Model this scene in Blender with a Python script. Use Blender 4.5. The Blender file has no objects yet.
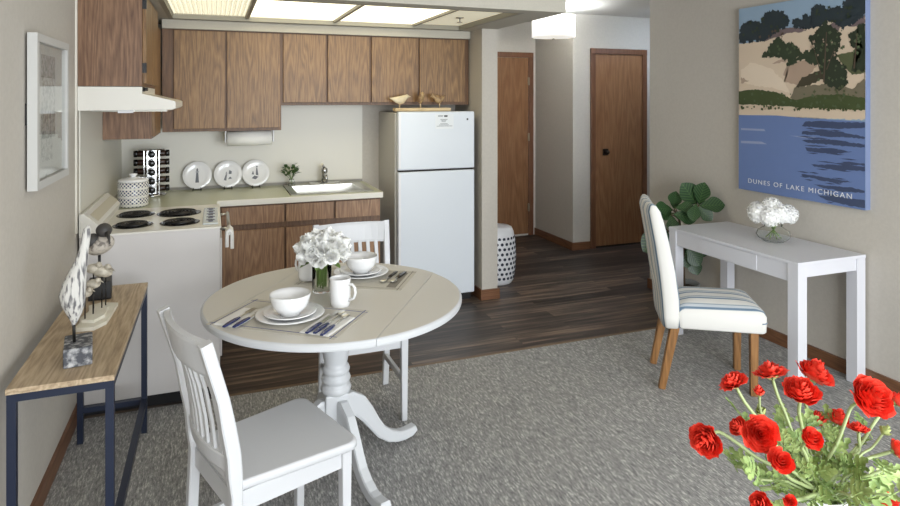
import bpy, bmesh, math, random
from mathutils import Vector, Matrix
R = random.Random(7)
PI = math.pi
S = bpy.context.scene
COL = S.collection
V = Vector

# ------------------------------------------------------------------ materials
def srgb(c):
    return tuple(((x/255)/12.92 if x/255 <= .04045 else ((x/255+.055)/1.055)**2.4) for x in c) + (1,)

def mat(name, col, rough=.5, metal=0, **k):
    m = bpy.data.materials.new(name); m.use_nodes = True
    b = m.node_tree.nodes['Principled BSDF']
    b.inputs['Base Color'].default_value = srgb(col)
    b.inputs['Roughness'].default_value = rough
    b.inputs['Metallic'].default_value = metal
    for a, v in k.items(): b.inputs[a.replace('_', ' ')].default_value = v
    return m

class NT:
    def __init__(s, m): s.m = m; s.t = m.node_tree; s.b = s.t.nodes['Principled BSDF']
    def n(s, kind, **k):
        o = s.t.nodes.new(kind)
        for a, v in k.items():
            if a.startswith('_'): o.inputs[a[1:].replace('_', ' ')].default_value = v
            else: setattr(o, a, v)
        return o
    def l(s, a, ao, b, bi): s.t.links.new(a.outputs[ao], b.inputs[bi])
    def coords(s, scale=(1, 1, 1), rot=(0, 0, 0), rnd=False, kind='Object'):
        tc = s.n('ShaderNodeTexCoord'); mp = s.n('ShaderNodeMapping')
        mp.inputs['Scale'].default_value = scale; mp.inputs['Rotation'].default_value = rot
        if rnd:
            oi = s.n('ShaderNodeObjectInfo'); mu = s.n('ShaderNodeVectorMath', operation='MULTIPLY')
            mu.inputs[1].default_value = (13.1, 7.7, 5.3)
            ad = s.n('ShaderNodeVectorMath', operation='ADD')
            s.l(oi, 'Random', mu, 0); s.l(tc, kind, ad, 0); s.l(mu, 0, ad, 1); s.l(ad, 0, mp, 0)
        else: s.l(tc, kind, mp, 0)
        return mp
    def ramp(s, stops):
        r = s.n('ShaderNodeValToRGB'); e = r.color_ramp.elements
        while len(e) < len(stops): e.new(.5)
        for i, (p, c) in enumerate(stops): e[i].position = p; e[i].color = srgb(c)
        return r
    def bump(s, src, out, strength, dist=.01):
        b = s.n('ShaderNodeBump', _Strength=strength, _Distance=dist)
        s.l(src, out, b, 'Height'); s.l(b, 0, s.b, 'Normal')

def noisy(name, c1, c2, scale, rough=.6, stretch=(1, 1, 1), bump=0, lo=.35, hi=.65, detail=3, rot=(0, 0, 0), metal=0, rnd=False):
    m = mat(name, c1, rough, metal); t = NT(m)
    mp = t.coords(stretch, rot, rnd); no = t.n('ShaderNodeTexNoise', _Scale=scale, _Detail=detail)
    t.l(mp, 0, no, 'Vector'); r = t.ramp([(lo, c1), (hi, c2)]); t.l(no, 0, r, 0); t.l(r, 0, t.b, 'Base Color')
    if bump: t.bump(no, 0, bump)
    return m

def wood(name, c1, c2, c3, axis='z', rough=.45, s=1.0):
    m = mat(name, c1, rough); t = NT(m)
    st = {'z': (1.6, 1.6, .13), 'y': (1.6, .13, 1.6), 'x': (.13, 1.6, 1.6)}[axis]
    mp = t.coords(st, rnd=True)
    big = t.n('ShaderNodeTexNoise', _Scale=5*s, _Detail=2.0); t.l(mp, 0, big, 'Vector')
    mul = t.n('ShaderNodeMath', operation='MULTIPLY'); mul.inputs[1].default_value = 30
    fr = t.n('ShaderNodeMath', operation='PINGPONG'); fr.inputs[1].default_value = 1
    t.l(big, 0, mul, 0); t.l(mul, 0, fr, 0)
    fine = t.n('ShaderNodeTexNoise', _Scale=90*s, _Detail=4.0); t.l(mp, 0, fine, 'Vector')
    mx = t.n('ShaderNodeMath', operation='MULTIPLY_ADD'); mx.inputs[1].default_value = .30
    sc = t.n('ShaderNodeMath', operation='MULTIPLY'); sc.inputs[1].default_value = .75
    t.l(fine, 0, sc, 0); t.l(fr, 0, mx, 0); t.l(sc, 0, mx, 2)
    r = t.ramp([(.25, c1), (.55, c2), (.85, c3)]); t.l(mx, 0, r, 0); t.l(r, 0, t.b, 'Base Color')
    t.bump(fine, 0, .08, .003)
    return m

def emit(name, col, e, stripes=False):
    m = mat(name, col, .4); b = m.node_tree.nodes['Principled BSDF']
    b.inputs['Emission Color'].default_value = srgb(col); b.inputs['Emission Strength'].default_value = e
    return m

wall_m = noisy('wall_paint', (193, 187, 177), (197, 191, 181), 60, .85, bump=.05)
ceil_m = noisy('ceiling_paint', (214, 210, 203), (220, 216, 209), 90, .9, bump=.1)
soffit_m = noisy('soffit_paint', (186, 181, 168), (190, 185, 172), 90, .85)
trim_m = wood('trim_wood', (100, 66, 44), (118, 80, 54), (132, 92, 64), 'y', .4)
trimx_m = wood('trim_wood_cross', (100, 66, 44), (118, 80, 54), (132, 92, 64), 'x', .4)
door_m = wood('door_veneer', (124, 86, 56), (140, 100, 68), (154, 114, 80), 'z', .35, .6)
oak_m = wood('oak_veneer', (94, 67, 39), (132, 99, 61), (158, 124, 82), 'z', .42)
oakd_m = wood('dark_oak_frame', (84, 57, 35), (106, 75, 48), (124, 90, 60), 'z', .45)
base_m = wood('lower_oak_veneer', (118, 84, 58), (148, 112, 80), (174, 136, 100), 'z', .42)
cab_side_m = wood('oak_side_panel', (92, 64, 46), (126, 94, 70), (152, 118, 90), 'z', .42)
gap_m = mat('dark_gap', (38, 28, 22), .8)
lam_m = mat('laminate_backsplash', (224, 221, 210), .45)
ctop_m = noisy('laminate_counter', (188, 190, 164), (196, 198, 174), 200, .35)
cedge_m = mat('counter_edge', (226, 222, 210), .35)
white_app = mat('white_enamel', (212, 208, 205), .25)
cream_app = mat('cream_enamel', (230, 227, 218), .3)
black_m = mat('black_plastic', (22, 22, 24), .4)
black_gloss = mat('black_enamel', (14, 14, 15), .18)
chrome = mat('chrome', (200, 200, 200), .15, 1)
steel = mat('brushed_steel', (190, 188, 180), .28, 1)
darksteel = mat('dark_wire', (50, 48, 46), .4, .8)
fridge_m = mat('fridge_enamel_daylit', (224, 230, 236), .3)  # white doors, with the daylight's bluish cast put into the colour
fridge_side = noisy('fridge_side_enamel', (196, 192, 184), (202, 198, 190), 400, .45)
porc = mat('white_porcelain', (238, 238, 238), .12, Coat_Weight=.4)
chairw = mat('white_chair_paint', (208, 209, 211), .35)
tablew = mat('white_table_paint', (204, 206, 208), .35)
tabletop_m = mat('tabletop_paint', (208, 204, 195), .38)
deskw = mat('white_desk_lacquer', (214, 214, 219), .35)
navy_m = mat('navy_metal', (34, 42, 62), .4, .2)
navyp = mat('navy_handle', (36, 48, 96), .25)
glass_m = mat('clear_glass', (252, 254, 252), .0, 0, Transmission_Weight=1.0, IOR=1.12, Alpha=1.0)
water_m = mat('vase_water', (236, 244, 236), .0, 0, Transmission_Weight=1.0, IOR=1.2)
console_m = wood('light_oak_top', (148, 127, 101), (182, 160, 131), (204, 185, 157), 'y', .5)
legwood = wood('honey_wood_leg', (112, 76, 40), (142, 100, 56), (162, 118, 70), 'z', .4)
leafg = noisy('fig_leaf', (34, 66, 34), (62, 96, 48), 8, .35, rnd=True)
stemg = mat('green_stem', (110, 138, 70), .5)
stempale = mat('pale_green_stem', (150, 164, 112), .5)
foliage_m = noisy('foliage_green', (112, 138, 74), (160, 180, 110), 40, .55, rnd=True)
red_m = noisy('red_petal', (226, 44, 30), (246, 84, 62), 30, .5, rnd=True)
white_pet = noisy('white_petal', (250, 249, 244), (254, 254, 250), 30, .5)
white_pet.node_tree.nodes['Principled BSDF'].inputs['Subsurface Weight'].default_value = .35
white_pet.node_tree.nodes['Principled BSDF'].inputs['Subsurface Radius'].default_value = (.02, .02, .018)
calyx_m = mat('calyx', (166, 176, 110), .6)
bark_m = mat('bark', (88, 70, 50), .8)
pot_m = mat('grey_pot', (120, 122, 122), .6)
white_cer = mat('white_ceramic', (232, 232, 234), .3)
paper_m = mat('paper', (246, 245, 240), .8)
mat_m = noisy('placemat_weave', (188, 183, 171), (206, 201, 189), 160, .8, (1, 6, 1))
napk_m = mat('white_linen', (232, 230, 226), .8)
navyline = mat('navy_line', (84, 92, 136), .8)
greyline = mat('grey_line', (134, 128, 118), .8)
driftw = noisy('driftwood', (196, 172, 132), (222, 200, 160), 20, .7, (.3, 1, 1))
distress = noisy('distressed_white', (206, 204, 198), (104, 102, 104), 120, .7, (1, 1, .14), lo=.48, hi=.62, detail=4, bump=.3)
distress_dk = noisy('distressed_grey', (74, 76, 82), (190, 190, 190), 50, .7, lo=.45, hi=.72, bump=.5)
darkbird = mat('dark_bird_paint', (64, 62, 60), .6)
shell_m = noisy('shell_grey', (150, 142, 126), (200, 192, 176), 40, .5)
stone_m = noisy('pale_stone', (216, 210, 194), (228, 224, 210), 12, .6)

# floor planks
plank_m = mat('dark_plank_laminate', (70, 60, 54), .44); t = NT(plank_m)
mp = t.coords(); br = t.n('ShaderNodeTexBrick', offset=.37, _Scale=1.0, _Mortar_Size=.0015, _Bias=0.0, _Brick_Width=1.22, _Row_Height=.125)
br.inputs['Color1'].default_value = (0, 0, 0, 1); br.inputs['Color2'].default_value = (1, 1, 1, 1); br.inputs['Mortar'].default_value = (0, 0, 0, 1)
t.l(mp, 0, br, 'Vector')
mp2 = t.coords((.9, 16, 1)); n1 = t.n('ShaderNodeTexNoise', _Scale=1.6, _Detail=5.0, _Roughness=.62)
ad = t.n('ShaderNodeVectorMath', operation='ADD'); sc = t.n('ShaderNodeVectorMath', operation='SCALE'); sc.inputs['Scale'].default_value = 37.0
t.l(br, 'Color', sc, 0); t.l(mp2, 0, ad, 0); t.l(sc, 0, ad, 1); t.l(ad, 0, n1, 'Vector')
ma = t.n('ShaderNodeMath', operation='MULTIPLY_ADD'); ma.inputs[1].default_value = .22
t.l(br, 'Color', ma, 0); t.l(n1, 0, ma, 2)
rp = t.ramp([(.36, (30, 25, 23)), (.52, (53, 45, 41)), (.66, (78, 67, 60)), (.82, (130, 111, 94))]); t.l(ma, 0, rp, 0); t.l(rp, 0, t.b, 'Base Color')
t.bump(n1, 0, .1, .004)

# carpet
carpet_m = mat('grey_fleck_carpet', (126, 124, 120), .95); t = NT(carpet_m)
mp = t.coords((1, .22, 1), (0, 0, .0)); n1 = t.n('ShaderNodeTexNoise', _Scale=165.0, _Detail=2.0, _Roughness=.65); t.l(mp, 0, n1, 'Vector')
rp = t.ramp([(.28, (108, 108, 108)), (.46, (142, 141, 139)), (.58, (160, 159, 156)), (.68, (204, 202, 197))]); t.l(n1, 0, rp, 0); t.l(rp, 0, t.b, 'Base Color')
t.bump(n1, 0, .6, .006)

# blue striped upholstery: stripes across local y of the chair
stripe_m = mat('striped_upholstery', (226, 224, 218), .85); t = NT(stripe_m)
tc = t.n('ShaderNodeTexCoord'); sx = t.n('ShaderNodeSeparateXYZ'); t.l(tc, 'Object', sx, 0)
mm = t.n('ShaderNodeMath', operation='MULTIPLY_ADD'); mm.inputs[1].default_value = 10.5; mm.inputs[2].default_value = 3.29; t.l(sx, 'Y', mm, 0)
fr = t.n('ShaderNodeMath', operation='FRACT'); t.l(mm, 0, fr, 0)
rp = t.ramp([(0, (222, 220, 214)), (.26, (222, 220, 214)), (.29, (104, 126, 146)), (.40, (104, 126, 146)), (.43, (196, 202, 206)), (.60, (196, 202, 206)), (.62, (140, 154, 166)), (.68, (140, 154, 166)), (.71, (222, 220, 214)), (1, (222, 220, 214))])
rp.color_ramp.interpolation = 'LINEAR'; t.l(fr, 0, rp, 0); t.l(rp, 0, t.b, 'Base Color')

# stove towel, art colours
art_m = {n: mat('art_'+n, c, .55) for n, c in dict(sky=(146, 170, 192), sand=(216, 196, 172), ridge=(116, 100, 100), tree_far=(38, 50, 56),
    bush=(50, 62, 42), slope=(176, 152, 132), shade=(66, 60, 44), olive=(118, 110, 90), field=(84, 90, 60), tree_near=(42, 52, 36),
    green=(66, 78, 42), water=(104, 126, 174), pale=(150, 160, 190), dark=(62, 74, 104), sandlight=(228, 210, 188), leaflight=(82, 96, 66), trunk=(88, 74, 60), side=(120, 134, 168)).items()}

# ------------------------------------------------------------------ mesh builder
class M:
    def __init__(s): s.bm = bmesh.new(); s.mi = 0
    def _tag(s, fs, smooth=False):
        for f in fs: f.material_index = s.mi; f.smooth = smooth
    def box(s, x0, x1, y0, y1, z0, z1, bev=0, mtx=None):
        r = bmesh.ops.create_cube(s.bm, size=1)
        vs = r['verts']
        for v in vs: v.co = V((x0+(v.co.x+.5)*(x1-x0), y0+(v.co.y+.5)*(y1-y0), z0+(v.co.z+.5)*(z1-z0)))
        fs = {f for v in vs for f in v.link_faces}; s._tag(fs)
        if bev:
            es = {e for v in vs for e in v.link_edges}
            rr = bmesh.ops.bevel(s.bm, geom=list(es), offset=bev, segments=2, affect='EDGES', profile=.5)
            vs = list({v for f in rr['faces'] for v in f.verts} | {v for v in vs if v.is_valid})
            s._tag({f for v in vs for f in v.link_faces})
        if mtx:
            for v in vs: v.co = mtx @ v.co
        return s
    def bar(s, p0, p1, w, d=None, bev=0, up=V((0, 0, 1)), w1=None, d1=None):
        p0, p1 = V(p0), V(p1); d = d or w; w1 = w1 or w; d1 = d1 or d
        z = (p1-p0).normalized(); x = up.cross(z)
        if x.length < 1e-4: x = V((1, 0, 0)).cross(z)
        x.normalize(); y = z.cross(x)
        q = []
        for p, a, b in ((p0, w, d), (p1, w1, d1)):
            for sx, sy in ((-1, -1), (1, -1), (1, 1), (-1, 1)): q.append(s.bm.verts.new(p+x*sx*a/2+y*sy*b/2))
        F = [(3, 2, 1, 0), (4, 5, 6, 7)]+[(i, (i+1) % 4, 4+(i+1) % 4, 4+i) for i in range(4)]
        fs = [s.bm.faces.new([q[i] for i in f]) for f in F]; s._tag(fs)
        if bev:
            es = {e for f in fs for e in f.edges}
            rr = bmesh.ops.bevel(s.bm, geom=list(es), offset=bev, segments=2, affect='EDGES', profile=.5)
            s._tag({f for g in rr['faces'] for v in g.verts for f in v.link_faces})
        return s
    def sweep(s, pts, w, d, up=V((0, 0, 1)), smooth=False, side=None):
        # rectangular section along points, side = fixed width direction
        rings = []
        n = len(pts)
        for i, p in enumerate(pts):
            p = V(p); a = V(pts[max(0, i-1)]); b = V(pts[min(n-1, i+1)]); z = (b-a).normalized()
            x = V(side).normalized() if side is not None else up.cross(z).normalized()
            y = z.cross(x).normalized()
            ww = w[i] if isinstance(w, (list, tuple)) else w; dd = d[i] if isinstance(d, (list, tuple)) else d
            c = .22
            ring = []
            for sx, sy in ((-1+c, -1), (1-c, -1), (1, -1+c), (1, 1-c), (1-c, 1), (-1+c, 1), (-1, 1-c), (-1, -1+c)):
                ring.append(s.bm.verts.new(p+x*sx*ww/2+y*sy*dd/2))
            rings.append(ring)
        s._skin(rings, smooth, True); return s
    def _skin(s, rings, smooth=True, caps=True):
        fs = []
        for a, b in zip(rings, rings[1:]):
            n = len(a)
            for i in range(n): fs.append(s.bm.faces.new((a[i], a[(i+1) % n], b[(i+1) % n], b[i])))
        s._tag(fs, smooth)
        if caps: s._tag([s.bm.faces.new(rings[0][::-1]), s.bm.faces.new(rings[-1])])
    def tube(s, pts, r, seg=10, caps=True):
        rings = []; n = len(pts); prev = None
        for i, p in enumerate(pts):
            p = V(p); a = V(pts[max(0, i-1)]); b = V(pts[min(n-1, i+1)]); z = (b-a).normalized()
            if prev is None:
                x = z.orthogonal().normalized()
            else:
                x = prev - z*prev.dot(z); x = x.normalized() if x.length > 1e-5 else z.orthogonal().normalized()
            prev = x; y = z.cross(x); rr = r[i] if isinstance(r, (list, tuple)) else r
            rings.append([s.bm.verts.new(p+(x*math.cos(2*PI*k/seg)+y*math.sin(2*PI*k/seg))*rr) for k in range(seg)])
        s._skin(rings, True, caps); return s
    def lathe(s, prof, c=(0, 0, 0), seg=32, closed=False, smooth=True, sx=1, sy=1):
        c = V(c); rings = []
        for r, z in prof:
            r = max(r, .0004)
            rings.append([s.bm.verts.new(c+V((r*sx*math.cos(2*PI*k/seg), r*sy*math.sin(2*PI*k/seg), z))) for k in range(seg)])
        if closed: rings.append(rings[0])
        s._skin(rings, smooth, not closed); return s
    def prism(s, poly, z0, z1, axis='z', mtx=None, smooth=False):
        def P(a, b, h): return {'z': V((a, b, h)), 'y': V((a, h, b)), 'x': V((h, a, b))}[axis]
        lo = [s.bm.verts.new(P(a, b, z0)) for a, b in poly]; hi = [s.bm.verts.new(P(a, b, z1)) for a, b in poly]
        n = len(poly); fs = [s.bm.faces.new((lo[i], lo[(i+1) % n], hi[(i+1) % n], hi[i])) for i in range(n)]
        s._tag(fs, smooth)
        s._tag([s.bm.faces.new(lo[::-1]), s.bm.faces.new(hi)])
        if mtx:
            for v in lo+hi: v.co = mtx @ v.co
        return s
    def ball(s, c, r, sc=(1, 1, 1), seg=16, mtx=None):
        q = bmesh.ops.create_uvsphere(s.bm, u_segments=seg, v_segments=max(6, seg*2//3), radius=1)
        c = V(c)
        for v in q['verts']:
            p = V((v.co.x*r*sc[0], v.co.y*r*sc[1], v.co.z*r*sc[2]))
            v.co = c + (mtx @ p if mtx else p)
        s._tag({f for v in q['verts'] for f in v.link_faces}, True); return s
    def grid(s, fn, nu, nv, smooth=True):
        g = [[s.bm.verts.new(fn(i/nu, j/nv)) for j in range(nv+1)] for i in range(nu+1)]
        fs = [s.bm.faces.new((g[i][j], g[i+1][j], g[i+1][j+1], g[i][j+1])) for i in range(nu) for j in range(nv)]
        s._tag(fs, smooth); return s
    def done(s, name, ms, parent=None, solid=0, world=False, autos=False):
        bmesh.ops.recalc_face_normals(s.bm, faces=s.bm.faces[:]) if not solid else None
        me = bpy.data.meshes.new(name); 
        o = bpy.data.objects.new(name, me); COL.objects.link(o)
        off = V((0, 0, 0))
        if parent is None:
            xs = [v.co for v in s.bm.verts]
            off = V(((min(v.x for v in xs)+max(v.x for v in xs))/2, (min(v.y for v in xs)+max(v.y for v in xs))/2, min(v.z for v in xs)))
            o.location = off
        else:
            o.parent = parent
            if world:
                q = parent
                while q is not None: off = off+q.location; q = q.parent
        if off.length:
            for v in s.bm.verts: v.co -= off
        s.bm.to_mesh(me); s.bm.free()
        for m in (ms if isinstance(ms, (list, tuple)) else [ms]): me.materials.append(m)
        if solid:
            md = o.modifiers.new('thickness', 'SOLIDIFY'); md.thickness = solid; md.offset = 0
        return o

def tag(o, label, cat, group=None):
    o['label'] = label; o['category'] = cat
    if group: o['group'] = group
    return o
def thing(name, label, cat, loc, rz=0, group=None):
    o = bpy.data.objects.new(name, None); COL.objects.link(o); o.location = loc; o.rotation_euler = (0, 0, rz)
    o.empty_display_size = .1
    return tag(o, label, cat, group)
def struct(o): o['kind'] = 'structure'; return o
def copy_tree(o, parent=None):
    c = o.copy(); COL.objects.link(c); c.parent = parent
    for ch in list(o.children): copy_tree(ch, c)
    return c
def SB(name, m, *b):   # a structure box
    q = M(); q.box(*b); return struct(q.done(name, m))
# ------------------------------------------------------------------ room shell
XL, XR, ZC = -.645, 3.43, 2.485
YB = 5.12
SB('floor', carpet_m, XL-.1, XR+.1, -1.8, 3.55, -.1, 0)
o = SB('floor', plank_m, XL-.1, 5.4, 3.55, 6.7, -.1, 0)
SB('wall_left', wall_m, XL-.12, XL, -1.8, YB+.12, 0, ZC)
SB('wall_back', wall_m, XL, 1.98, YB, YB+.12, 0, ZC)
SB('wall_stub', wall_m, 1.98, 2.115, 4.53, 6.49, 0, ZC)
SB('wall_hall_back', wall_m, 1.98, 3.64, 6.49, 6.61, 0, ZC)
SB('wall_hall_corner', wall_m, 3.52, 5.3, 5.67, 6.49, 0, ZC)
SB('wall_hall_end', wall_m, 5.3, 5.42, 4.2, 6.49, 0, ZC)
SB('wall_right', wall_m, XR, XR+.12, -1.8, 4.32, 0, ZC)
SB('wall_hall_front', wall_m, XR+.12, 5.3, 4.2, 4.32, 0, ZC)
SB('ceiling', ceil_m, XL-.12, XR+.12, -1.8, 4.2, ZC, ZC+.1)
SB('ceiling', ceil_m, XL-.12, 5.42, 4.2, 6.61, ZC, ZC+.1)
# rear wall of the room, with its wide window behind the viewer
q = M(); q.box(XL-.12, 0, -1.8, -1.68, 0, ZC); q.box(3.2, XR+.12, -1.8, -1.68, 0, ZC); q.box(0, 3.2, -1.8, -1.68, 2.3, ZC); q.box(0, 3.2, -1.8, -1.68, 0, .25)
struct(q.done('wall_rear', wall_m))
q = M()
for x in (0, 1.56, 3.12): q.box(x, x+.08, -1.8, -1.68, .25, 2.3)
q.box(0, 3.2, -1.8, -1.68, .25, .33); q.box(0, 3.2, -1.8, -1.68, 2.22, 2.3)
struct(q.done('window_1', chairw))
# soffit ring over the kitchen and its header
q = M(); ZS = 2.15
q.box(XL, 2.115, 3.49, 3.61, ZS, ZC)
q.box(1.88, 2.115, 3.61, 4.53, ZS, ZC)
q.box(1.88, 1.98, 4.53, YB, ZS, ZC)
q.box(XL, -.30, 3.61, YB, ZS, ZC)
q.box(-.30, 1.88, 4.72, YB, ZS, ZC)
q.box(-.30, 1.88, 3.61, 4.72, 2.24, ZC)
struct(q.done('ceiling_soffit', soffit_m))
q = M(); q.box(-.345, 1.972, 4.745, 4.77, 2.085, 2.149, .004); struct(q.done('trim_5', soffit_m))
# luminous ceiling: frame, three ribbed diffusers and one opaque board
lt = thing('ceiling_light_grid', 'luminous kitchen ceiling of ribbed acrylic panels in a grey metal grid above the oak cabinets', 'ceiling light', (.8, 4.2, 2.15))
q = M()
x0, x1, y0, y1 = -.30, 1.88, 3.61, 4.72
for a in (x0, x1-.03): q.box(a, a+.03, y0, y1, 2.15, 2.235)
q.box(x0, x1, y0, y0+.03, 2.15, 2.235); q.box(x0, x1, y1-.03, y1, 2.15, 2.235)
for xx in (.216, .844, 1.464): q.box(xx-.012, xx+.012, y0+.03, y1-.03, 2.165, 2.185)
frame_m = mat('grid_metal', (150, 146, 132), .5); q.done('grid_frame', frame_m, lt, world=True)
def ribbed(a, b, m):
    q = M(); n = int((b-a)/.014)
    for i in range(n):
        u = a+(b-a)*i/n; w = (b-a)/n
        q.prism([(u, 2.19), (u+w/2, 2.178), (u+w, 2.19)], y0+.03, y1-.03, 'y')
    q.box(a, b, y0+.03, y1-.03, 2.19, 2.194)
    return q.done('diffuser_panel', m, lt, world=True)
def lit(name, col, lo, hi):
    m = mat(name, col, .5); t = NT(m); tc = t.n('ShaderNodeTexCoord'); sx = t.n('ShaderNodeSeparateXYZ'); t.l(tc, 'Object', sx, 0)
    mu = t.n('ShaderNodeMath', operation='MULTIPLY'); mu.inputs[1].default_value = 2*PI/.028; t.l(sx, 'X', mu, 0)
    si = t.n('ShaderNodeMath', operation='SINE'); t.l(mu, 0, si, 0)
    mr = t.n('ShaderNodeMapRange'); mr.inputs[1].default_value = -1; mr.inputs[2].default_value = 1; mr.inputs[3].default_value = lo; mr.inputs[4].default_value = hi
    t.l(si, 0, mr, 0); t.l(mr, 0, t.b, 'Emission Strength'); t.b.inputs['Emission Color'].default_value = srgb(col); return m
EM = 1.0
dim = lit('dim_acrylic', (250, 246, 226), .24*EM, .40*EM); bright = lit('lit_acrylic', (255, 250, 230), .70*EM, .98*EM)
ribbed(x0+.03, .204, dim); ribbed(.228, .832, bright); ribbed(.856, 1.452, bright)
q = M(); q.box(1.476, x1-.03, y0+.03, y1-.03, 2.185, 2.194); q.done('blank_panel', emit('blank_board_glow', (240, 234, 208), .30), lt, world=True)  # board is no lamp; faint glow added for light spilling from its neighbours
sp = thing('sprinkler', 'small ceiling sprinkler head on the blank beige panel above the fridge', 'sprinkler', (1.66, 4.2, 2.15))
q = M(); q.lathe([(.03, 2.178), (.03, 2.184), (.012, 2.185)], (1.66, 4.2, 0), 20); q.tube([(1.66, 4.2, 2.18), (1.66, 4.2, 2.15)], .006)
q.lathe([(.02, 2.145), (.022, 2.148), (.004, 2.15)], (1.66, 4.2, 0), 16); q.done('sprinkler_head', steel, sp, world=True)

# baseboards
def base(name, m, *b): return SB(name, m, *b)
base('baseboard_left', trim_m, XL, XL+.014, -1.68, 3.56, 0, .08)
base('baseboard_right', trim_m, XR-.014, XR, -1.68, 4.32, 0, .08)
base('baseboard_right_end', trimx_m, XR-.014, XR+.12, 4.32, 4.334, 0, .08)
base('baseboard_stub', trimx_m, 1.98, 2.129, 4.516, 4.53, 0, .08)
base('baseboard_stub_side', trim_m, 2.115, 2.129, 4.53, 6.49, 0, .08)
base('baseboard_stub_kitchen', trim_m, 1.966, 1.98, 4.516, YB, 0, .08)
base('baseboard_hall', trim_m, 3.506, 3.52, 5.67, 6.49, 0, .08)
base('baseboard_hall_corner', trimx_m, 3.506, 3.725, 5.656, 5.67, 0, .08)
base('baseboard_hall_end', trimx_m, 4.455, 5.3, 5.656, 5.67, 0, .08)
base('trim_1', mat('floor_seam', (112, 92, 72), .5), .03, XR-.015, 3.54, 3.56, 0, .004)

# doors
def door(n, xa, xb, y, knob):
    d = bpy.data.objects.new('door_%d' % n, None); COL.objects.link(d); d.location = ((xa+xb)/2, y, 0); struct(d)
    q = M(); zt = 2.13
    q.box(xa, xa+.06, y-.02, y, 0, zt, .004); q.box(xb-.06, xb, y-.02, y, 0, zt, .004); q.box(xa, xb, y-.022, y, zt-.06, zt, .004)
    q.done('door_frame', trim_m if 0 else oakd2, d, world=True)
    q = M(); q.box(xa+.062, xb-.062, y-.006, y+.0, .02, zt-.062); q.done('door_leaf', door_m, d, world=True)
    if n == 1:
        for z in (.28, 1.1, 1.75):
            q = M(); q.box(xb-.07, xb-.052, y-.026, y-.004, z, z+.09, .003); q.done('hinge', mat('hinge_brass', (150, 140, 120), .4, .7), d, world=True)
    else:
        q = M(); kx, kz = 3.918, 1.02
        q.box(kx-.035, kx+.035, y-.012, y-.004, kz-.035, kz+.035, .003); q.tube([(kx, y-.012, kz), (kx, y-.04, kz)], .009); q.ball((kx, y-.05, kz), .022)
        q.done('door_knob', mat('bronze', (60, 52, 46), .35, .8), d, world=True)
        q = M(); q.box(xa+.062, xb-.062, y-.004, y+.0, 0, .019); q.done('threshold_gap', gap_m, d, world=True)
oakd2 = wood('door_frame_wood', (96, 62, 42), (112, 74, 50), (126, 86, 60), 'z', .4)
door(1, 2.60, 3.485, 6.49, 0); door(2, 3.73, 4.452, 5.67, 1)

# hall drum lamp and smoke detector
lp = thing('drum_ceiling_lamp', 'white fabric drum lamp hanging just below the hall ceiling', 'lamp', (3.05, 5.26, 2.17))
q = M(); q.lathe([(.203, 2.185), (.207, 2.185), (.207, 2.39), (.203, 2.39)], (3.05, 5.26, 0), 48, closed=True)
q.done('lamp_shade', emit('lamp_shade_cloth', (255, 253, 248), .66), lp, world=True)
q = M(); q.lathe([(.20, 2.187), (.202, 2.192), (.15, 2.18), (.02, 2.176)], (3.05, 5.26, 0), 48); q.done('diffuser', emit('lamp_diffuser', (255, 250, 240), .50), lp, world=True)
q = M(); q.lathe([(.006, 2.16), (.014, 2.165), (.014, 2.172), (.004, 2.178)], (3.05, 5.26, 0), 16); q.tube([(3.05, 5.26, 2.39), (3.05, 5.26, 2.47)], .01); q.lathe([(.06, 2.465), (.06, 2.485)], (3.05, 5.26, 0), 24)
for k in range(3): q.tube([(3.05, 5.26, 2.39), (3.05+.204*math.cos(k*2.09), 5.26+.204*math.sin(k*2.09), 2.386)], .003, 6)
q.done('finial', steel, lp, world=True)
q = M(); q.lathe([(.07, 2.485), (.075, 2.475), (.06, 2.455), (.01, 2.45)], (4.02, 4.95, 0), 32)
tag(q.done('smoke_detector', white_cer), 'small round white smoke detector on the hall ceiling near the brown door', 'smoke detector')

cl = thing('flush_ceiling_light', 'round flush ceiling light of the hall, around the corner from the kitchen', 'ceiling light', (4.4, 5.0, 2.38))
q = M(); q.lathe([(.16, 2.485), (.16, 2.465), (.14, 2.46)], (4.4, 5.0, 0), 32); q.done('base', white_cer, cl, world=True)
q = M(); q.lathe([(.14, 2.462), (.12, 2.42), (.07, 2.40), (.005, 2.395)], (4.4, 5.0, 0), 32); q.done('glass_dome', emit('dome_glow', (214, 232, 255), 32), cl, world=True)

# ------------------------------------------------------------------ kitchen
q = M(); q.box(XL, XL+.006, 3.62, YB, .93, 1.54); struct(q.done('trim_2', lam_m))
q = M(); q.box(XL+.006, 1.148, YB-.006, YB, .93, 1.56); struct(q.done('trim_3', lam_m))
q = M(); q.box(XL, XL+.008, 3.525, 3.542, 0.93, 2.15); struct(q.done('trim_4', cedge_m))

YF = 4.79
def upper(name, label, xa, xb, zb, doors, grp=None):
    t = thing(name, label, 'cabinet', ((xa+xb)/2, YB-.16, zb), 0, grp)
    q = M(); q.box(xa, xb, YF, YB-.007, zb, 2.148); q.done('cabinet_body', oakd_m, t, world=True)
    for a, b in doors:
        q = M(); q.box(a, b, YF-.02, YF, zb+.022, 2.078, .002); q.done('cabinet_door', oak_m, t, world=True)
upper('wall_cabinet', 'tall two-door oak wall cabinet on the back wall over the decorative plates', -.345, .462, 1.36, [(-.27, .068), (.082, .452)])
upper('wall_cabinet', 'short two-door oak wall cabinet above the sink', .462, 1.135, 1.545, [(.476, .79), (.806, 1.127)])
upper('wall_cabinet', 'short two-door oak wall cabinet above the fridge and wooden birds', 1.135, 1.972, 1.545, [(1.146, 1.524), (1.54, 1.93)])
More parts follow.
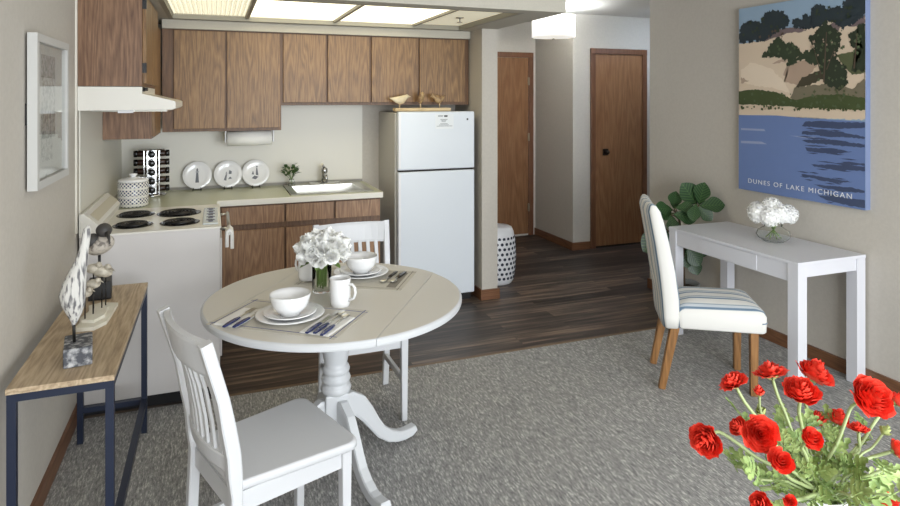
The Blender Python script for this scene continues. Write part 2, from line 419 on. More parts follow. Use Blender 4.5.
# left-wall cabinets
t = thing('hood_cabinet', 'oak wall cabinet above the range hood, its plain side facing the room', 'cabinet', (-.48, 3.97, 1.66))
q = M(); q.box(XL+.001, -.35, 3.545, 4.275, 1.66, 2.148); q.done('cabinet_body', cab_side_m, t, world=True)
for a, b in ((3.57, 3.915), (3.925, 4.27)):
    q = M(); q.box(-.35, -.332, a, b, 1.675, 2.13, .002); q.done('cabinet_door', oak_m, t, world=True)
q = M()
for z in (1.73, 2.06): q.box(-.35, -.330, 3.559, 3.57, z, z+.05)
q.done('hinge', black_m, t, world=True)
t = thing('corner_cabinet', 'oak wall cabinet in the corner beyond the range hood', 'cabinet', (-.48, 4.7, 1.345))
q = M(); q.box(XL+.007, -.37, 4.28, 4.785, 1.346, 2.148); q.done('cabinet_body', cab_side_m, t, world=True)
q = M(); q.box(-.37, -.352, 4.29, 4.74, 1.36, 2.07); q.done('cabinet_door', oak_m, t, world=True)
# range hood
t = thing('range_hood', 'cream range hood under the oak cabinet above the stove', 'range hood', (-.42, 3.97, 1.53))
q = M(); q.prism([(XL+.008, 1.537), (XL+.008, 1.657), (-.35, 1.657), (-.35, 1.622), (-.20, 1.585), (-.192, 1.578), (-.192, 1.55), (-.205, 1.54)], 3.545, 4.275, 'y')
q.done('hood_body', cream_app, t, world=True)
q = M(); q.box(-.6, -.24, 3.66, 4.3, 1.528, 1.5365); q.done('filter', steel, t, world=True)
q = M(); q.box(-.35, -.347, 3.568, 3.66, 1.634, 1.656); q.tube([(-.347, 3.60, 1.645), (-.330, 3.60, 1.645)], .008); q.tube([(-.347, 3.63, 1.645), (-.330, 3.63, 1.645)], .008); q.done('switch', black_m, t, world=True)
q = M(); q.box(-.47, -.40, 3.62, 3.66, 1.522, 1.5365); q.done('lamp_cover', white_cer, t, world=True)

# base cabinets + worktop
YC = 4.50
t = thing('base_cabinet', 'lower oak cabinet run under the sink with three drawer fronts and doors', 'cabinet', (.6, 4.8, 0))
q = M(); q.box(-.6, 1.145, YC, YC+.018, .1, .865); q.box(-.6, -.582, YC+.018, YB-.01, .1, .865); q.box(1.127, 1.145, YC+.018, YB-.01, .1, .865); q.box(-.582, 1.127, YB-.03, YB-.01, .1, .865); q.box(-.582, 1.127, YC+.018, YB-.03, .1, .12); q.done('cabinet_body', oakd_m, t, world=True)
q = M(); q.box(-.6, 1.145, YC+.05, YB-.01, 0, .1); q.done('toe_kick', black_m, t, world=True)
for a, b in ((.04, .452), (.466, .797), (.811, 1.137)):
    q = M(); q.box(a, b, YC-.02, YC, .735, .857, .002); q.done('drawer', base_m, t, world=True)
    q = M(); q.box(a, b, YC-.02, YC, .12, .695, .002); q.done('cabinet_door', base_m, t, world=True)
t = thing('countertop', 'pale green laminate worktop with a white front edge along the back wall', 'countertop', (.2, 4.8, .87))
q = M()
q.box(XL+.007, .012, 4.318, 4.53, .868, .908); q.box(.012, 1.154, 4.474, 4.53, .868, .908); q.box(XL+.007, .50, 4.53, YB-.007, .868, .908); q.box(1.11, 1.154, 4.53, YB-.007, .868, .908); q.box(.50, 1.11, 5.075, YB-.007, .868, .908)
q.done('worktop', ctop_m, t, world=True)
q = M(); q.box(.012, 1.158, 4.462, 4.4745, .868, .909, .003); q.box(1.1545, 1.158, 4.4745, YB-.01, .868, .909); q.done('edge_strip', cedge_m, t, world=True)
q = M(); q.box(.028, 1.1545, 4.4745, 4.53, .9082, .9088); q.done('front_lip', ctop_m, t, world=True)
q = M(); q.box(XL+.02, 1.148, YB-.012, YB-.0065, .908, .925); q.done('back_strip', mat('grey_strip', (150, 146, 136), .4), t, world=True)

# sink + faucet
t = thing('kitchen_sink', 'stainless steel sink set into the worktop near the fridge', 'sink', (.805, 4.8, .75))
q = M()
xa, xb, ya, yb = .505, 1.105, 4.535, 5.07
ia, ib, ja, jb = .555, 1.04, 4.575, 4.97
z = .914
q.box(xa, xb, ya, ja, .909, z, .002); q.box(xa, xb, jb, yb, .909, z, .002); q.box(xa, ia, ja, jb, .909, z, .002); q.box(ib, xb, ja, jb, .909, z, .002)
q.done('rim', steel, t, world=True)
q = M()
def bowlp(k, zz): return [q.bm.verts.new(V((x, y, zz))) for x, y in ((ia+k, ja+k), (ib-k, ja+k), (ib-k, jb-k), (ia+k, jb-k))]
rings = [bowlp(0, .9135), bowlp(.012, .80), bowlp(.03, .765), bowlp(.045, .762)]
for a, b in zip(rings, rings[1:]):
    for i in range(4): q.bm.faces.new((a[i], a[(i+1) % 4], b[(i+1) % 4], b[i]))
q.bm.faces.new(rings[-1]); o = q.done('bowl', steel, t, solid=.002, world=True)
q = M(); q.lathe([(.03, .7635), (.032, .766), (.01, .765)], (.8, 4.78, 0), 24); q.done('drain', chrome, t, world=True)
t = thing('faucet', 'chrome single lever faucet behind the sink', 'faucet', (.82, 5.02, .914))
q = M(); q.box(.70, .94, 4.99, 5.05, .914, .926, .005); q.lathe([(.026, .926), (.024, .96), (.02, 1.0), (.026, 1.01), (.026, 1.035), (.012, 1.045)], (.82, 5.02, 0), 20); q.done('faucet_body', chrome, t, world=True)
q = M(); q.tube([(.82, 5.0, .97), (.815, 4.95, 1.0), (.81, 4.89, 1.0), (.805, 4.85, .985), (.805, 4.845, .965)], [.014, .013, .012, .012, .011], 12); q.done('spout', chrome, t, world=True)
q = M(); q.tube([(.82, 5.02, 1.04), (.80, 4.98, 1.065), (.79, 4.95, 1.08)], [.012, .008, .009], 10); q.done('lever', chrome, t, world=True)

# small plant by the sink
v = thing('small_glass_vase', 'tiny clear glass jar with greenery standing left of the sink', 'vase', (.56, 4.99, .9095))
q = M(); q.lathe([(.022, .0), (.026, .004), (.026, .035), (.017, .05), (.02, .058), (.018, .058), (.015, .05), (.023, .035), (.023, .006), (.001, .005)], (0, 0, 0), 24); q.done('jar', glass_m, v)
sg = thing('greenery_sprig', 'small bunch of green leaves in the tiny jar left of the sink', 'plant', (.56, 4.99, .92))
q = M(); st = []
for k in range(11):
    a = k*2.4; rr = .015+.058*((k*7 % 11)/11); p = V((rr*math.cos(a), rr*math.sin(a)*.7, .085+.065*((k*5 % 11)/11))); st.append((p, a)); q.tube([(0, 0, 0), (0, 0, .04), tuple(p*.8+V((0, 0, .005))), tuple(p)], .0016, 5)
q.done('stem', stemg, sg)
def leaf_mesh(q, base, dirv, length, width, up=V((0, 0, 1)), curl=.2, fold=.25, shape=None, n=6):
    z = V(dirv).normalized(); x = z.cross(up)
    if x.length < .05: x = z.cross(V((1, 0, 0)))
    x.normalize(); y = x.cross(z)
    sh = shape or (lambda u: math.sin(PI*min(1, u*1.0))**.7)
    base = V(base)
    def fn(u, v):
        w = width/2*max(.02, sh(u)); s = (v-.5)*2
        return base+z*length*u+x*w*s+y*(abs(s)*w*fold-curl*length*u*u)
    q.grid(fn, n, 2)
q = M()
spl = mat('sprig_leaf', (66, 98, 46), .4)
for p, a in st:
    for j in range(3):
        b = a+(j-1)*1.3; q = M(); leaf_mesh(q, p*(.75+.12*j), (math.cos(b), math.sin(b), .5+.3*j), .055, .028); q.done('leaf', spl, sg)

# plates on stands
for i, (x, lb) in enumerate(((-.125, 'left of the three plates standing on the back worktop'), (.093, 'middle of the three plates standing on the back worktop'), (.296, 'right of the three plates standing on the back worktop, nearest the sink'))):
    tilt = Matrix.Translation(V((x, 5.035, .913))) @ Matrix.Rotation(-.22, 4, 'X') @ Matrix.Translation(V((0, 0, .108))) @ Matrix.Rotation(PI/2, 4, 'X')
    p = thing('display_plate', 'white printed plate, '+lb, 'plate', (x, 5.03, .915), 0, 'display plates on the back worktop')
    q = M(); q.lathe([(.05, -.004), (.055, -.006), (.07, -.003), (.101, .008), (.103, .010), (.101, .012), (.07, .002), (.055, 0.0), (.02, 0.0005)], (0, 0, 0), 40)
    for vv in q.bm.verts: vv.co = tilt @ vv.co
    q.done('dish', porc, p, world=True)
    q = M(); ml = mat('plate_print', (104, 106, 114), .4)
    if i == 0: polys = [[(-.013, -.055), (.013, -.055), (.007, .02), (-.007, .02)], [(-.011, .022), (.011, .022), (.011, .028), (-.011, .028)], [(-.006, .03), (.006, .03), (.006, .045), (0, .055), (-.006, .045)]]
    elif i == 1: polys = [[(-.03, -.045), (-.012, -.05), (-.006, .0), (-.016, .0)], [(.0, -.04), (.03, -.035), (.015, -.02)], [(-.018, .003), (-.004, .003), (-.011, .02)], [(.005, .0), (.025, .0), (.028, .02), (.01, .03)]]
    else: polys = [[(-.03, -.04), (.0, -.05), (.02, -.03), (-.01, -.02)], [(.0, -.015), (.02, -.02), (.012, .04), (.004, .04)], [(.0, .043), (.018, .043), (.009, .058)], [(-.03, -.01), (-.012, -.012), (-.02, .02)]]
    for po in polys: q.prism(po, .0012, .0018)
    for vv in q.bm.verts: vv.co = tilt @ vv.co
    q.done('printed_motif', ml, p, world=True)
    e = thing('plate_stand', 'dark wire easel under the '+['left', 'middle', 'right'][i]+' display plate', 'plate stand', (x, 5.04, .909), 0, 'wire plate easels')
    q = M()
    for s_ in (-1, 1): q.tube([(x+s_*.025, 4.985, .935), (x+s_*.028, 4.985, .911), (x+s_*.03, 5.045, .911), (x+s_*.012, 5.085, 1.0)], .0022, 6)
    q.tube([(x-.03, 5.045, .911), (x+.03, 5.045, .911)], .0022, 6); q.done('wire', darksteel, e, world=True)

# paper towel roll
t = thing('paper_towel_holder', 'white holder under the tall oak cabinet', 'towel holder', (.24, 4.93, 1.27))
q = M(); 
for xx in (.068, .408): q.box(xx, xx+.010, 4.87, 4.93, 1.27, 1.3595, .003)
q.tube([(.075, 4.9, 1.30), (.41, 4.9, 1.30)], .008); q.done('bracket', white_cer, t, world=True)
q = M(); q.tube([(.085, 4.9, 1.30), (.40, 4.9, 1.30)], .055, 28); tag(q.done('paper_towel_roll', paper_m), 'white paper towel roll mounted under the tall oak cabinet', 'paper towel')

# stove
t = thing('electric_stove', 'white electric range with four black coil burners against the left wall', 'stove', (-.29, 3.96, 0))
q = M(); q.box(XL+.01, .026, 3.56, 4.31, .06, .905, .006); q.done('body', white_app, t, world=True)
q = M(); q.box(XL+.03, -.01, 3.58, 4.30, 0, .06); q.done('plinth', black_m, t, world=True)
q = M(); q.box(XL+.01, .03, 3.557, 4.315, .902, .912, .003); q.done('cooktop', cream_app, t, world=True)
q = M(); q.prism([(XL+.01, .912), (XL+.01, 1.015), (-.615, 1.02), (-.545, .955), (-.555, .912)], 3.56, 4.31, 'y'); q.done('back_panel', cream_app, t, world=True)
q = M(); nrm = V((.68, 0, .73)); 
q.prism([(3.62, 0), (4.30, 0), (4.30, .05), (3.62, .05)], 0, .002, 'z', Matrix.Translation(V((-.559, 0, .971))) @ Matrix(((0, -.733, .68, 0), (1, 0, 0, 0), (0, .68, .733, 0), (0, 0, 0, 1)))); q.done('control_strip', mat('strip_ivory', (206, 198, 176), .4), t, world=True)
q = M(); q.tube([(.075, 3.61, .86), (.075, 4.26, .86)], .010); 
for yy in (3.76, 4.22): q.tube([(.026, yy, .86), (.075, yy, .86)], .008)
q.done('oven_handle', steel, t, world=True)
q = M(); q.box(.026, .036, 3.60, 4.32, .20, .84, .003); q.done('oven_door', white_app, t, world=True)
for cx, cy, rr in ((-.435, 4.08, .085), (-.415, 3.755, .082), (-.20, 4.05, .105), (-.18, 3.745, .085)):
    q = M(); q.lathe([(rr+.016, .912), (rr+.018, .915), (rr+.004, .914), (rr-.01, .9125), (.02, .9125)], (cx, cy, 0), 32); pan = q.done('drip_pan', black_gloss, t, world=True)
    q = M(); pts = []
    for k in range(0, 120):
        a = k*.24; r_ = .018+(rr-.02)*k/119; pts.append((cx+r_*math.cos(a), cy+r_*math.sin(a), .921))
    q.tube(pts, .0048, 6); q.done('coil', black_m, pan, world=True)
q = M(); q.sweep([(.062, 3.67, .785), (.062, 3.67, .84), (.064, 3.67, .868), (.075, 3.67, .880), (.086, 3.67, .868), (.088, 3.67, .84), (.088, 3.67, .775)], .12, .020, side=(0, 1, 0))
tag(q.done('dish_towel', napk_m), 'white towel hung over the oven handle beside the lower oak cabinets', 'towel')
t = thing('spoon_rest', 'narrow pale tray with dark blue motifs on the right edge of the stove top', 'tray', (-.02, 3.87, .912))
q = M(); q.box(-.062, .016, 3.63, 4.14, .9125, .920, .002); q.done('tray_body', mat('pale_blue_glaze', (206, 212, 214), .2), t, world=True)
q = M()
for k in range(5):
    yy = 3.69+k*.095; q.lathe([(.014, .920), (.014, .9215)], (-.023, yy, 0), 8); q.box(-.045, -.001, yy+.03, yy+.05, .920, .9212)
    q.box(-.034, -.012, yy+.012, yy+.04, .920, .9212)
q.done('motif', navyp, t, world=True)

# canister
t = thing('lidded_canister', 'white lidded canister with bands of small navy pattern beside the stove back panel', 'canister', (-.49, 4.45, .909))
can_m = mat('patterned_ceramic', (232, 230, 224), .25); tt = NT(can_m)
tc = tt.n('ShaderNodeTexCoord'); sx = tt.n('ShaderNodeSeparateXYZ'); tt.l(tc, 'Object', sx, 0)
at = tt.n('ShaderNodeMath', operation='ARCTAN2'); tt.l(sx, 'Y', at, 0); tt.l(sx, 'X', at, 1)
m1 = tt.n('ShaderNodeMath', operation='MULTIPLY'); m1.inputs[1].default_value = 24; tt.l(at, 0, m1, 0); s1 = tt.n('ShaderNodeMath', operation='SINE'); tt.l(m1, 0, s1, 0)
m2 = tt.n('ShaderNodeMath', operation='MULTIPLY'); m2.inputs[1].default_value = 2*PI/.022; tt.l(sx, 'Z', m2, 0); s2 = tt.n('ShaderNodeMath', operation='SINE'); tt.l(m2, 0, s2, 0)
pr = tt.n('ShaderNodeMath', operation='MULTIPLY'); tt.l(s1, 0, pr, 0); tt.l(s2, 0, pr, 1)
m3 = tt.n('ShaderNodeMath', operation='MULTIPLY'); m3.inputs[1].default_value = 2*PI/.052; tt.l(sx, 'Z', m3, 0); s3 = tt.n('ShaderNodeMath', operation='SINE'); tt.l(m3, 0, s3, 0)
gt = tt.n('ShaderNodeMath', operation='GREATER_THAN'); gt.inputs[1].default_value = .12; tt.l(pr, 0, gt, 0)
g3 = tt.n('ShaderNodeMath', operation='LESS_THAN'); g3.inputs[1].default_value = .72; tt.l(s3, 0, g3, 0)
an = tt.n('ShaderNodeMath', operation='MULTIPLY'); tt.l(gt, 0, an, 0); tt.l(g3, 0, an, 1)
rp = tt.ramp([(.4, (232, 230, 224)), (.6, (60, 68, 98))]); tt.l(an, 0, rp, 0); tt.l(rp, 0, tt.b, 'Base Color')
q = M(); q.lathe([(.08, 0), (.088, .004), (.09, .02), (.09, .05), (.087, .055), (.09, .06), (.09, .1), (.087, .105), (.09, .11), (.09, .15), (.08, .158), (.07, .158)], (0, 0, 0), 48); q.done('jar', can_m, t)
q = M(); q.lathe([(.088, .158), (.09, .163), (.085, .172), (.06, .18), (.018, .184), (.014, .192), (.024, .198), (.024, .206), (.01, .21)], (0, 0, 0), 40); q.done('lid', porc, t)

# spice carousel
SX, SY = -.42, 4.88
t = thing('spice_rack', 'chrome revolving rack of black-capped spice jars in the kitchen corner', 'spice rack', (SX, SY, .909), math.radians(5))
q = M(); q.lathe([(.09, 0), (.095, .004), (.095, .012), (.02, .016)], (0, 0, 0), 32); q.box(-.031, .031, -.031, .031, .012, .325)
q.lathe([(.085, .322), (.088, .326), (.085, .33), (.01, .332)], (0, 0, 0), 32)
for s_ in (-1, 1):
    for u_ in (-1, 1): q.box(s_*.048-.003, s_*.048+.003, u_*.048-.003, u_*.048+.003, .012, .325)
q.done('rack_frame', chrome, t)
spice_c = [(120, 60, 30), (90, 100, 50), (150, 110, 50), (110, 40, 30), (70, 60, 40)]
spm = [mat('spice_%d' % i, tuple(int(v*.35) for v in c), .3) for i, c in enumerate(spice_c)]
jar0 = None
for k in range(5):
    for s_ in range(4):
        if s_ == 2: continue   # the side turned to the wall
        a = math.radians(5)+s_*PI/2
        if jar0 is None:
            jar0 = thing('spice_jar', 'x', 'jar', (0, 0, 0))
            q = M(); q.lathe([(.001, .032), (.021, .034), (.022, .04), (.022, .085), (.019, .09)], (0, 0, 0), 20); q.done('jar_glass', spm[0], jar0)
            q = M(); q.lathe([(.022, .09), (.023, .092), (.023, .112), (.02, .115), (.001, .115)], (0, 0, 0), 20); q.done('cap', black_gloss, jar0)
            j = jar0
        else: j = copy_tree(jar0)
        j.location = (SX, SY, .909+.05+k*.062); j.rotation_euler = (PI/2, 0, a)
        # rotated: local z -> outward (-y), spun by a
        side = {0: 'front', 2: 'far', 3: 'left'}[s_] if False else ['room-facing', '', 'wall-facing', 'left'][s_]
        tag(j, 'black-capped spice jar lying in the revolving chrome spice rack', 'jar', 'spice jars in the chrome carousel')

# fridge
t = thing('refrigerator', 'white top-freezer refrigerator standing at the end of the worktop', 'refrigerator', (1.615, 4.85, 0))
q = M(); q.box(1.29, 1.93, 4.62, YB-.002, .05, 1.485, .004); q.done('cabinet', fridge_side, t, world=True)
q = M(); q.box(1.32, 1.91, 4.60, 5.0, 0, .06); q.done('kick_plate', black_m, t, world=True)
q = M(); q.box(1.30, 1.93, 4.562, 4.612, 1.047, 1.495, .01); fz = q.done('freezer_door', fridge_m, t, world=True)
q = M(); q.box(1.30, 1.93, 4.562, 4.612, .06, 1.034, .01); fd = q.done('fridge_door', fridge_m, t, world=True)
q = M(); q.box(1.302, 1.322, 4.555, 4.5625, 1.06, 1.48, .002); q.done('door_handle', white_cer, fz, world=True)
q = M(); q.box(1.302, 1.322, 4.555, 4.5625, .30, 1.02, .002); q.done('door_handle', white_cer, fd, world=True)
q = M(); q.box(1.31, 1.92, 4.575, 4.612, 1.0345, 1.0465); q.done('door_gap', gap_m, t, world=True)
q = M(); q.box(1.862, 1.875, 4.5605, 4.5625, 1.425, 1.44); q.done('badge', black_m, t, world=True)
t = thing('paper_note', 'small printed paper note stuck on the freezer door', 'note', (1.67, 4.56, 1.36))
q = M(); q.box(1.60, 1.75, 4.5608, 4.5618, 1.36, 1.475); q.done('sheet', mat('note_paper', (232, 236, 238), .6), t, world=True)
q = M(); lm = mat('print_ink', (84, 86, 92), .6)
for (a, b, z) in ((1.62, 1.665, 1.462), (1.62, 1.66, 1.455), (1.64, 1.70, 1.432), (1.648, 1.69, 1.424), (1.65, 1.685, 1.414), (1.64, 1.70, 1.398), (1.63, 1.71, 1.389), (1.61, 1.74, 1.380)):
    q.box(a, b, 4.5602, 4.5608, z, z+.003)
q.box(1.672, 1.70, 4.5602, 4.5608, 1.452, 1.466); q.done('printed_text', lm, t, world=True)

# wooden birds on a plank
t = thing('wooden_bird_trio', 'three carved wooden shorebirds on pegs along a driftwood plank on top of the fridge', 'figurine', (1.55, 4.68, 1.495))
q = M(); q.box(1.30, 1.76, 4.64, 4.71, 1.496, 1.522, .004); q.done('plank', driftw, t, world=True)
def bird(q, c, L, H, yaw=0, prof=None):
    # body by a swept ellipse from tail (-x) to beak (+x)
    prof = prof or [(-.5, .10, .03), (-.38, .06, .14), (-.2, -.02, .34), (0, -.06, .5), (.18, 0, .5), (.30, .12, .36), (.38, .22, .26), (.45, .22, .12), (.56, .20, .02)]
    rings = []; c = V(c); ca, sa = math.cos(yaw), math.sin(yaw)
    for x, dz, r in prof:
        ring = []
        for k in range(14):
            a = 2*PI*k/14; yy = math.cos(a)*r*H*.42; zz = (dz+math.sin(a)*r*.62)*H
            ring.append(q.bm.verts.new(c+V((x*L*ca-yy*sa, x*L*sa+yy*ca, zz))))
        rings.append(ring)
    q._skin(rings, True, True)
bw = noisy('bird_pale', (226, 214, 186), (206, 188, 152), 14, .6); bb = noisy('bird_brown', (176, 148, 108), (128, 100, 72), 30, .6, lo=.45, hi=.6)
q = M(); bird(q, (1.345, 4.675, 1.588), .16, .11); q.done('bird', bw, t, world=True)
q = M(); bird(q, (1.515, 4.675, 1.592), .07, .12, -1.3, [(-.5, -.05, .03), (-.3, -.02, .3), (0, .0, .52), (.25, .12, .5), (.42, .26, .36), (.52, .22, .16), (.62, .12, .04)]); q.done('bird', bb, t, world=True)
q = M(); bird(q, (1.665, 4.675, 1.592), .12, .11, PI, [(-.5, .34, .03), (-.42, .2, .16), (-.25, .0, .36), (0, -.06, .5), (.2, .04, .46), (.34, .2, .34), (.42, .26, .26), (.5, .2, .1), (.6, .12, .02)]); q.done('bird', bb, t, world=True)
q = M()
for x in (1.345, 1.515, 1.675): q.tube([(x, 4.675, 1.52), (x, 4.675, 1.575)], .0045, 8)
q.done('peg', driftw, t, world=True)
# ------------------------------------------------------------------ framed print on the left wall
t = thing('framed_print', 'white framed grey sketch print hanging on the left wall', 'picture', (-.62, 2.9, 1.262))
q = M(); w = .03; f0, f1 = XL+.010, -.603; ya, yb, za, zb = 2.645, 3.168, 1.262, 1.838
q.box(f0, f1, ya, ya+w, za, zb); q.box(f0, f1, yb-w, yb, za, zb); q.box(f0, f1, ya+w, yb-w, za, za+w); q.box(f0, f1, ya+w, yb-w, zb-w, zb)
q.box(f0, f0+.004, ya+w, yb-w, za+w, zb-w); q.done('frame', mat('frame_white', (196, 195, 191), .45), t, world=True)
q = M(); q.box(f0+.004, f0+.008, ya+w, yb-w, za+w, zb-w); mt_ = q.done('mount', mat('mount_board', (198, 196, 192), .8), t, world=True)
q = M(); xx = f0+.0085
grm = [noisy('sketch_%d' % i, a, b, 60, .8, (1, 1, 1), lo=.42, hi=.6, detail=6) for i, (a, b) in enumerate((((176, 174, 170), (138, 137, 135)), ((200, 198, 195), (164, 163, 160)), ((170, 168, 165), (120, 119, 117))))]
for i, (a, b, c, d, mi) in enumerate(((2.80, 3.02, 1.68, 1.77, 0), (2.80, 3.02, 1.53, 1.68, 1), (2.80, 3.02, 1.44, 1.53, 2), (2.80, 2.98, 1.35, 1.44, 1))):
    q.mi = mi; q.box(f0+.008, xx, a, b, c, d)
q.mi = 2
for z in (1.683, 1.533): q.box(xx, xx+.0005, 2.80, 3.02, z-.003, z+.003)
q.done('sketch', grm, mt_, world=True)
q = M(); q.box(f0+.020, f0+.022, ya+w, yb-w, za+w, zb-w); q.done('glazing', glass_m, t, world=True)
q = M(); q.box(XL, f0, 2.66, 2.70, 1.50, 1.58); q.done('hanger', black_m, t, world=True)

# ------------------------------------------------------------------ canvas on the right wall
ART = [('sand', 0, [(0.015, 0.807), (0.192, 0.81), (0.347, 0.834), (0.494, 0.843), (0.668, 0.854), (0.742, 0.873), (0.848, 0.887), (0.916, 0.841), (1, 0.873), (1, 0.407), (0.015, 0.407)]), ('sandlight', 1, [(0.02, 0.66), (0.12, 0.70), (0.30, 0.66), (0.42, 0.58), (0.45, 0.53), (0.30, 0.56), (0.15, 0.57), (0.02, 0.60)]), ('slope', 1, [(0.35, 0.70), (0.45, 0.72), (0.42, 0.69), (0.30, 0.685)]), ('slope', 1, [(0.02, 0.62), (0.10, 0.60), (0.02, 0.585)]), ('ridge', 1, [(0.192, 0.815), (0.347, 0.86), (0.514, 0.863), (0.592, 0.835), (0.432, 0.834), (0.238, 0.808)]), ('ridge', 1, [(0.742, 0.843), (0.813, 0.878), (0.848, 0.846), (0.813, 0.814)]), ('ridge', 1, [(0.899, 0.836), (1, 0.884), (1, 0.877), (1, 0.844), (0.933, 0.831)]), ('tree_far', 1, [(0.015, 0.815), (0.015, 0.877), (0.031, 0.904), (0.123, 0.924), (0.204, 0.9), (0.249, 0.947), (0.315, 0.96), (0.39, 0.947), (0.442, 0.904), (0.432, 0.873), (0.347, 0.857), (0.238, 0.815), (0.123, 0.815)]), ('tree_far', 1, [(0.484, 0.869), (0.494, 0.899), (0.553, 0.882), (0.573, 0.911), (0.631, 0.9), (0.64, 0.948), (0.687, 0.956), (0.742, 0.92), (0.813, 0.926), (0.857, 0.927), (0.866, 0.949), (0.883, 0.994), (1, 0.994), (1, 0.883), (0.916, 0.852), (0.848, 0.828), (0.796, 0.874), (0.742, 0.873), (0.668, 0.851), (0.553, 0.855)]), ('bush', 1, [(0.227, 0.724), (0.294, 0.785), (0.359, 0.813), (0.432, 0.777), (0.484, 0.78), (0.543, 0.727), (0.494, 0.7), (0.432, 0.7), (0.347, 0.727)]), ('slope', 1, [(0.401, 0.623), (0.432, 0.668), (0.592, 0.699), (0.687, 0.683), (0.631, 0.63), (0.514, 0.57), (0.411, 0.585), (0.432, 0.616)]), ('bush', 1, [(0.432, 0.674), (0.553, 0.726), (0.65, 0.74), (0.706, 0.677), (0.668, 0.665), (0.573, 0.7)]), ('shade', 1, [(0.504, 0.56), (0.553, 0.607), (0.668, 0.635), (0.742, 0.633), (0.724, 0.598), (0.631, 0.575), (0.553, 0.555)]), ('olive', 1, [(0.463, 0.507), (0.494, 0.558), (0.742, 0.573), (0.916, 0.548), (1, 0.596), (1, 0.496), (0.668, 0.493), (0.494, 0.487)]), ('field', 1, [(0.804, 0.708), (0.916, 0.72), (1, 0.7), (1, 0.678), (1, 0.618), (0.916, 0.61), (0.866, 0.647)]), ('tree_near', 1, [(0.612, 0.803), (0.668, 0.824), (0.724, 0.868), (0.769, 0.835), (0.831, 0.801), (0.813, 0.731), (0.787, 0.685), (0.866, 0.652), (0.879, 0.577), (0.831, 0.548), (0.742, 0.573), (0.709, 0.628), (0.696, 0.665), (0.668, 0.715), (0.646, 0.765)]), ('tree_near', 1, [(0.891, 0.785), (0.95, 0.821), (1, 0.839), (1, 0.638), (0.916, 0.628), (0.958, 0.678), (0.99, 0.716), (0.924, 0.748)]), ('green', 1, [(0.015, 0.543), (0.17, 0.552), (0.347, 0.536), (0.494, 0.494), (0.668, 0.519), (0.813, 0.523), (1, 0.505), (1, 0.449), (0.813, 0.454), (0.553, 0.457), (0.347, 0.465), (0.015, 0.469)]), ('water', 0, [(0.015, 0.41), (0.347, 0.414), (0.592, 0.405), (1, 0.398), (1, 0), (0.015, 0)]), ('pale', 1, [(0.022, 0.338), (0.238, 0.34), (0.249, 0.329), (0.022, 0.327)]), ('pale', 1, [(0.022, 0.268), (0.216, 0.272), (0.265, 0.26), (0.022, 0.254)]), ('pale', 1, [(0.453, 0.314), (0.668, 0.315), (0.592, 0.306)]), ('dark', 1, [(0.583, 0.39), (1, 0.394), (1, 0.371), (0.778, 0.36), (0.553, 0.365)]), ('dark', 1, [(0.553, 0.338), (0.813, 0.349), (1, 0.33), (1, 0.322), (0.813, 0.323), (0.553, 0.325)]), ('dark', 1, [(0.553, 0.296), (0.742, 0.308), (1, 0.296), (1, 0.281), (0.831, 0.282), (0.592, 0.285)]), ('dark', 1, [(0.583, 0.26), (0.778, 0.265), (0.916, 0.259), (0.778, 0.239), (0.592, 0.243)]), ('dark', 1, [(0.621, 0.18), (0.813, 0.19), (1, 0.196), (1, 0.177), (0.813, 0.167), (0.65, 0.17)]), ('dark', 1, [(0.883, 0.207), (1, 0.21), (1, 0.202), (0.916, 0.198)]), ('dark', 1, [(0.553, 0.127), (0.742, 0.125), (0.916, 0.121), (0.813, 0.104), (0.668, 0.11), (0.553, 0.118)]), ('dark', 1, [(0.668, 0.082), (0.916, 0.094), (1, 0.088), (1, 0.079), (0.883, 0.071), (0.706, 0.074)]), ('dark', 1, [(0.668, 0.034), (0.848, 0.041), (1, 0.045), (1, 0.012), (0.899, 0.008), (0.742, 0.018)])]
t = thing('canvas_print', 'tall canvas print of sand dunes and blue lake water above the white desk', 'picture', (3.41, 2.9, .974))
q = M(); names = list(art_m); Y0, Y1, Z0, Z1 = 3.325, 2.43, .974, 2.214
q.mi = names.index('sky'); q.box(3.390, 3.4295, Y1, Y0, Z0, Z1)
for f in q.bm.faces:
    c = f.calc_center_median()
    if c.y < Y1+.001: f.material_index = names.index('side')
rr = random.Random(3)
def art_face(P, x, n):
    Q = []
    for p in P:
        if not Q or math.hypot(p[0]-Q[-1][0], p[1]-Q[-1][1]) > 1e-4: Q.append(p)
    if len(Q) < 3: return
    vs = [q.bm.verts.new(V((x, Y0+(Y1-Y0)*s_, Z0+(Z1-Z0)*v_))) for s_, v_ in Q]
    f = q.bm.faces.new(vs); f.material_index = names.index(n)
    r_ = bmesh.ops.triangulate(q.bm, faces=[f], ngon_method='EAR_CLIP')
    for g in r_['faces']:
        g.material_index = names.index(n); g.normal_update()
        if g.normal.x > 0: g.normal_flip()
def clampp(p): return (min(1, max(0, p[0])), min(1, max(0, p[1])))
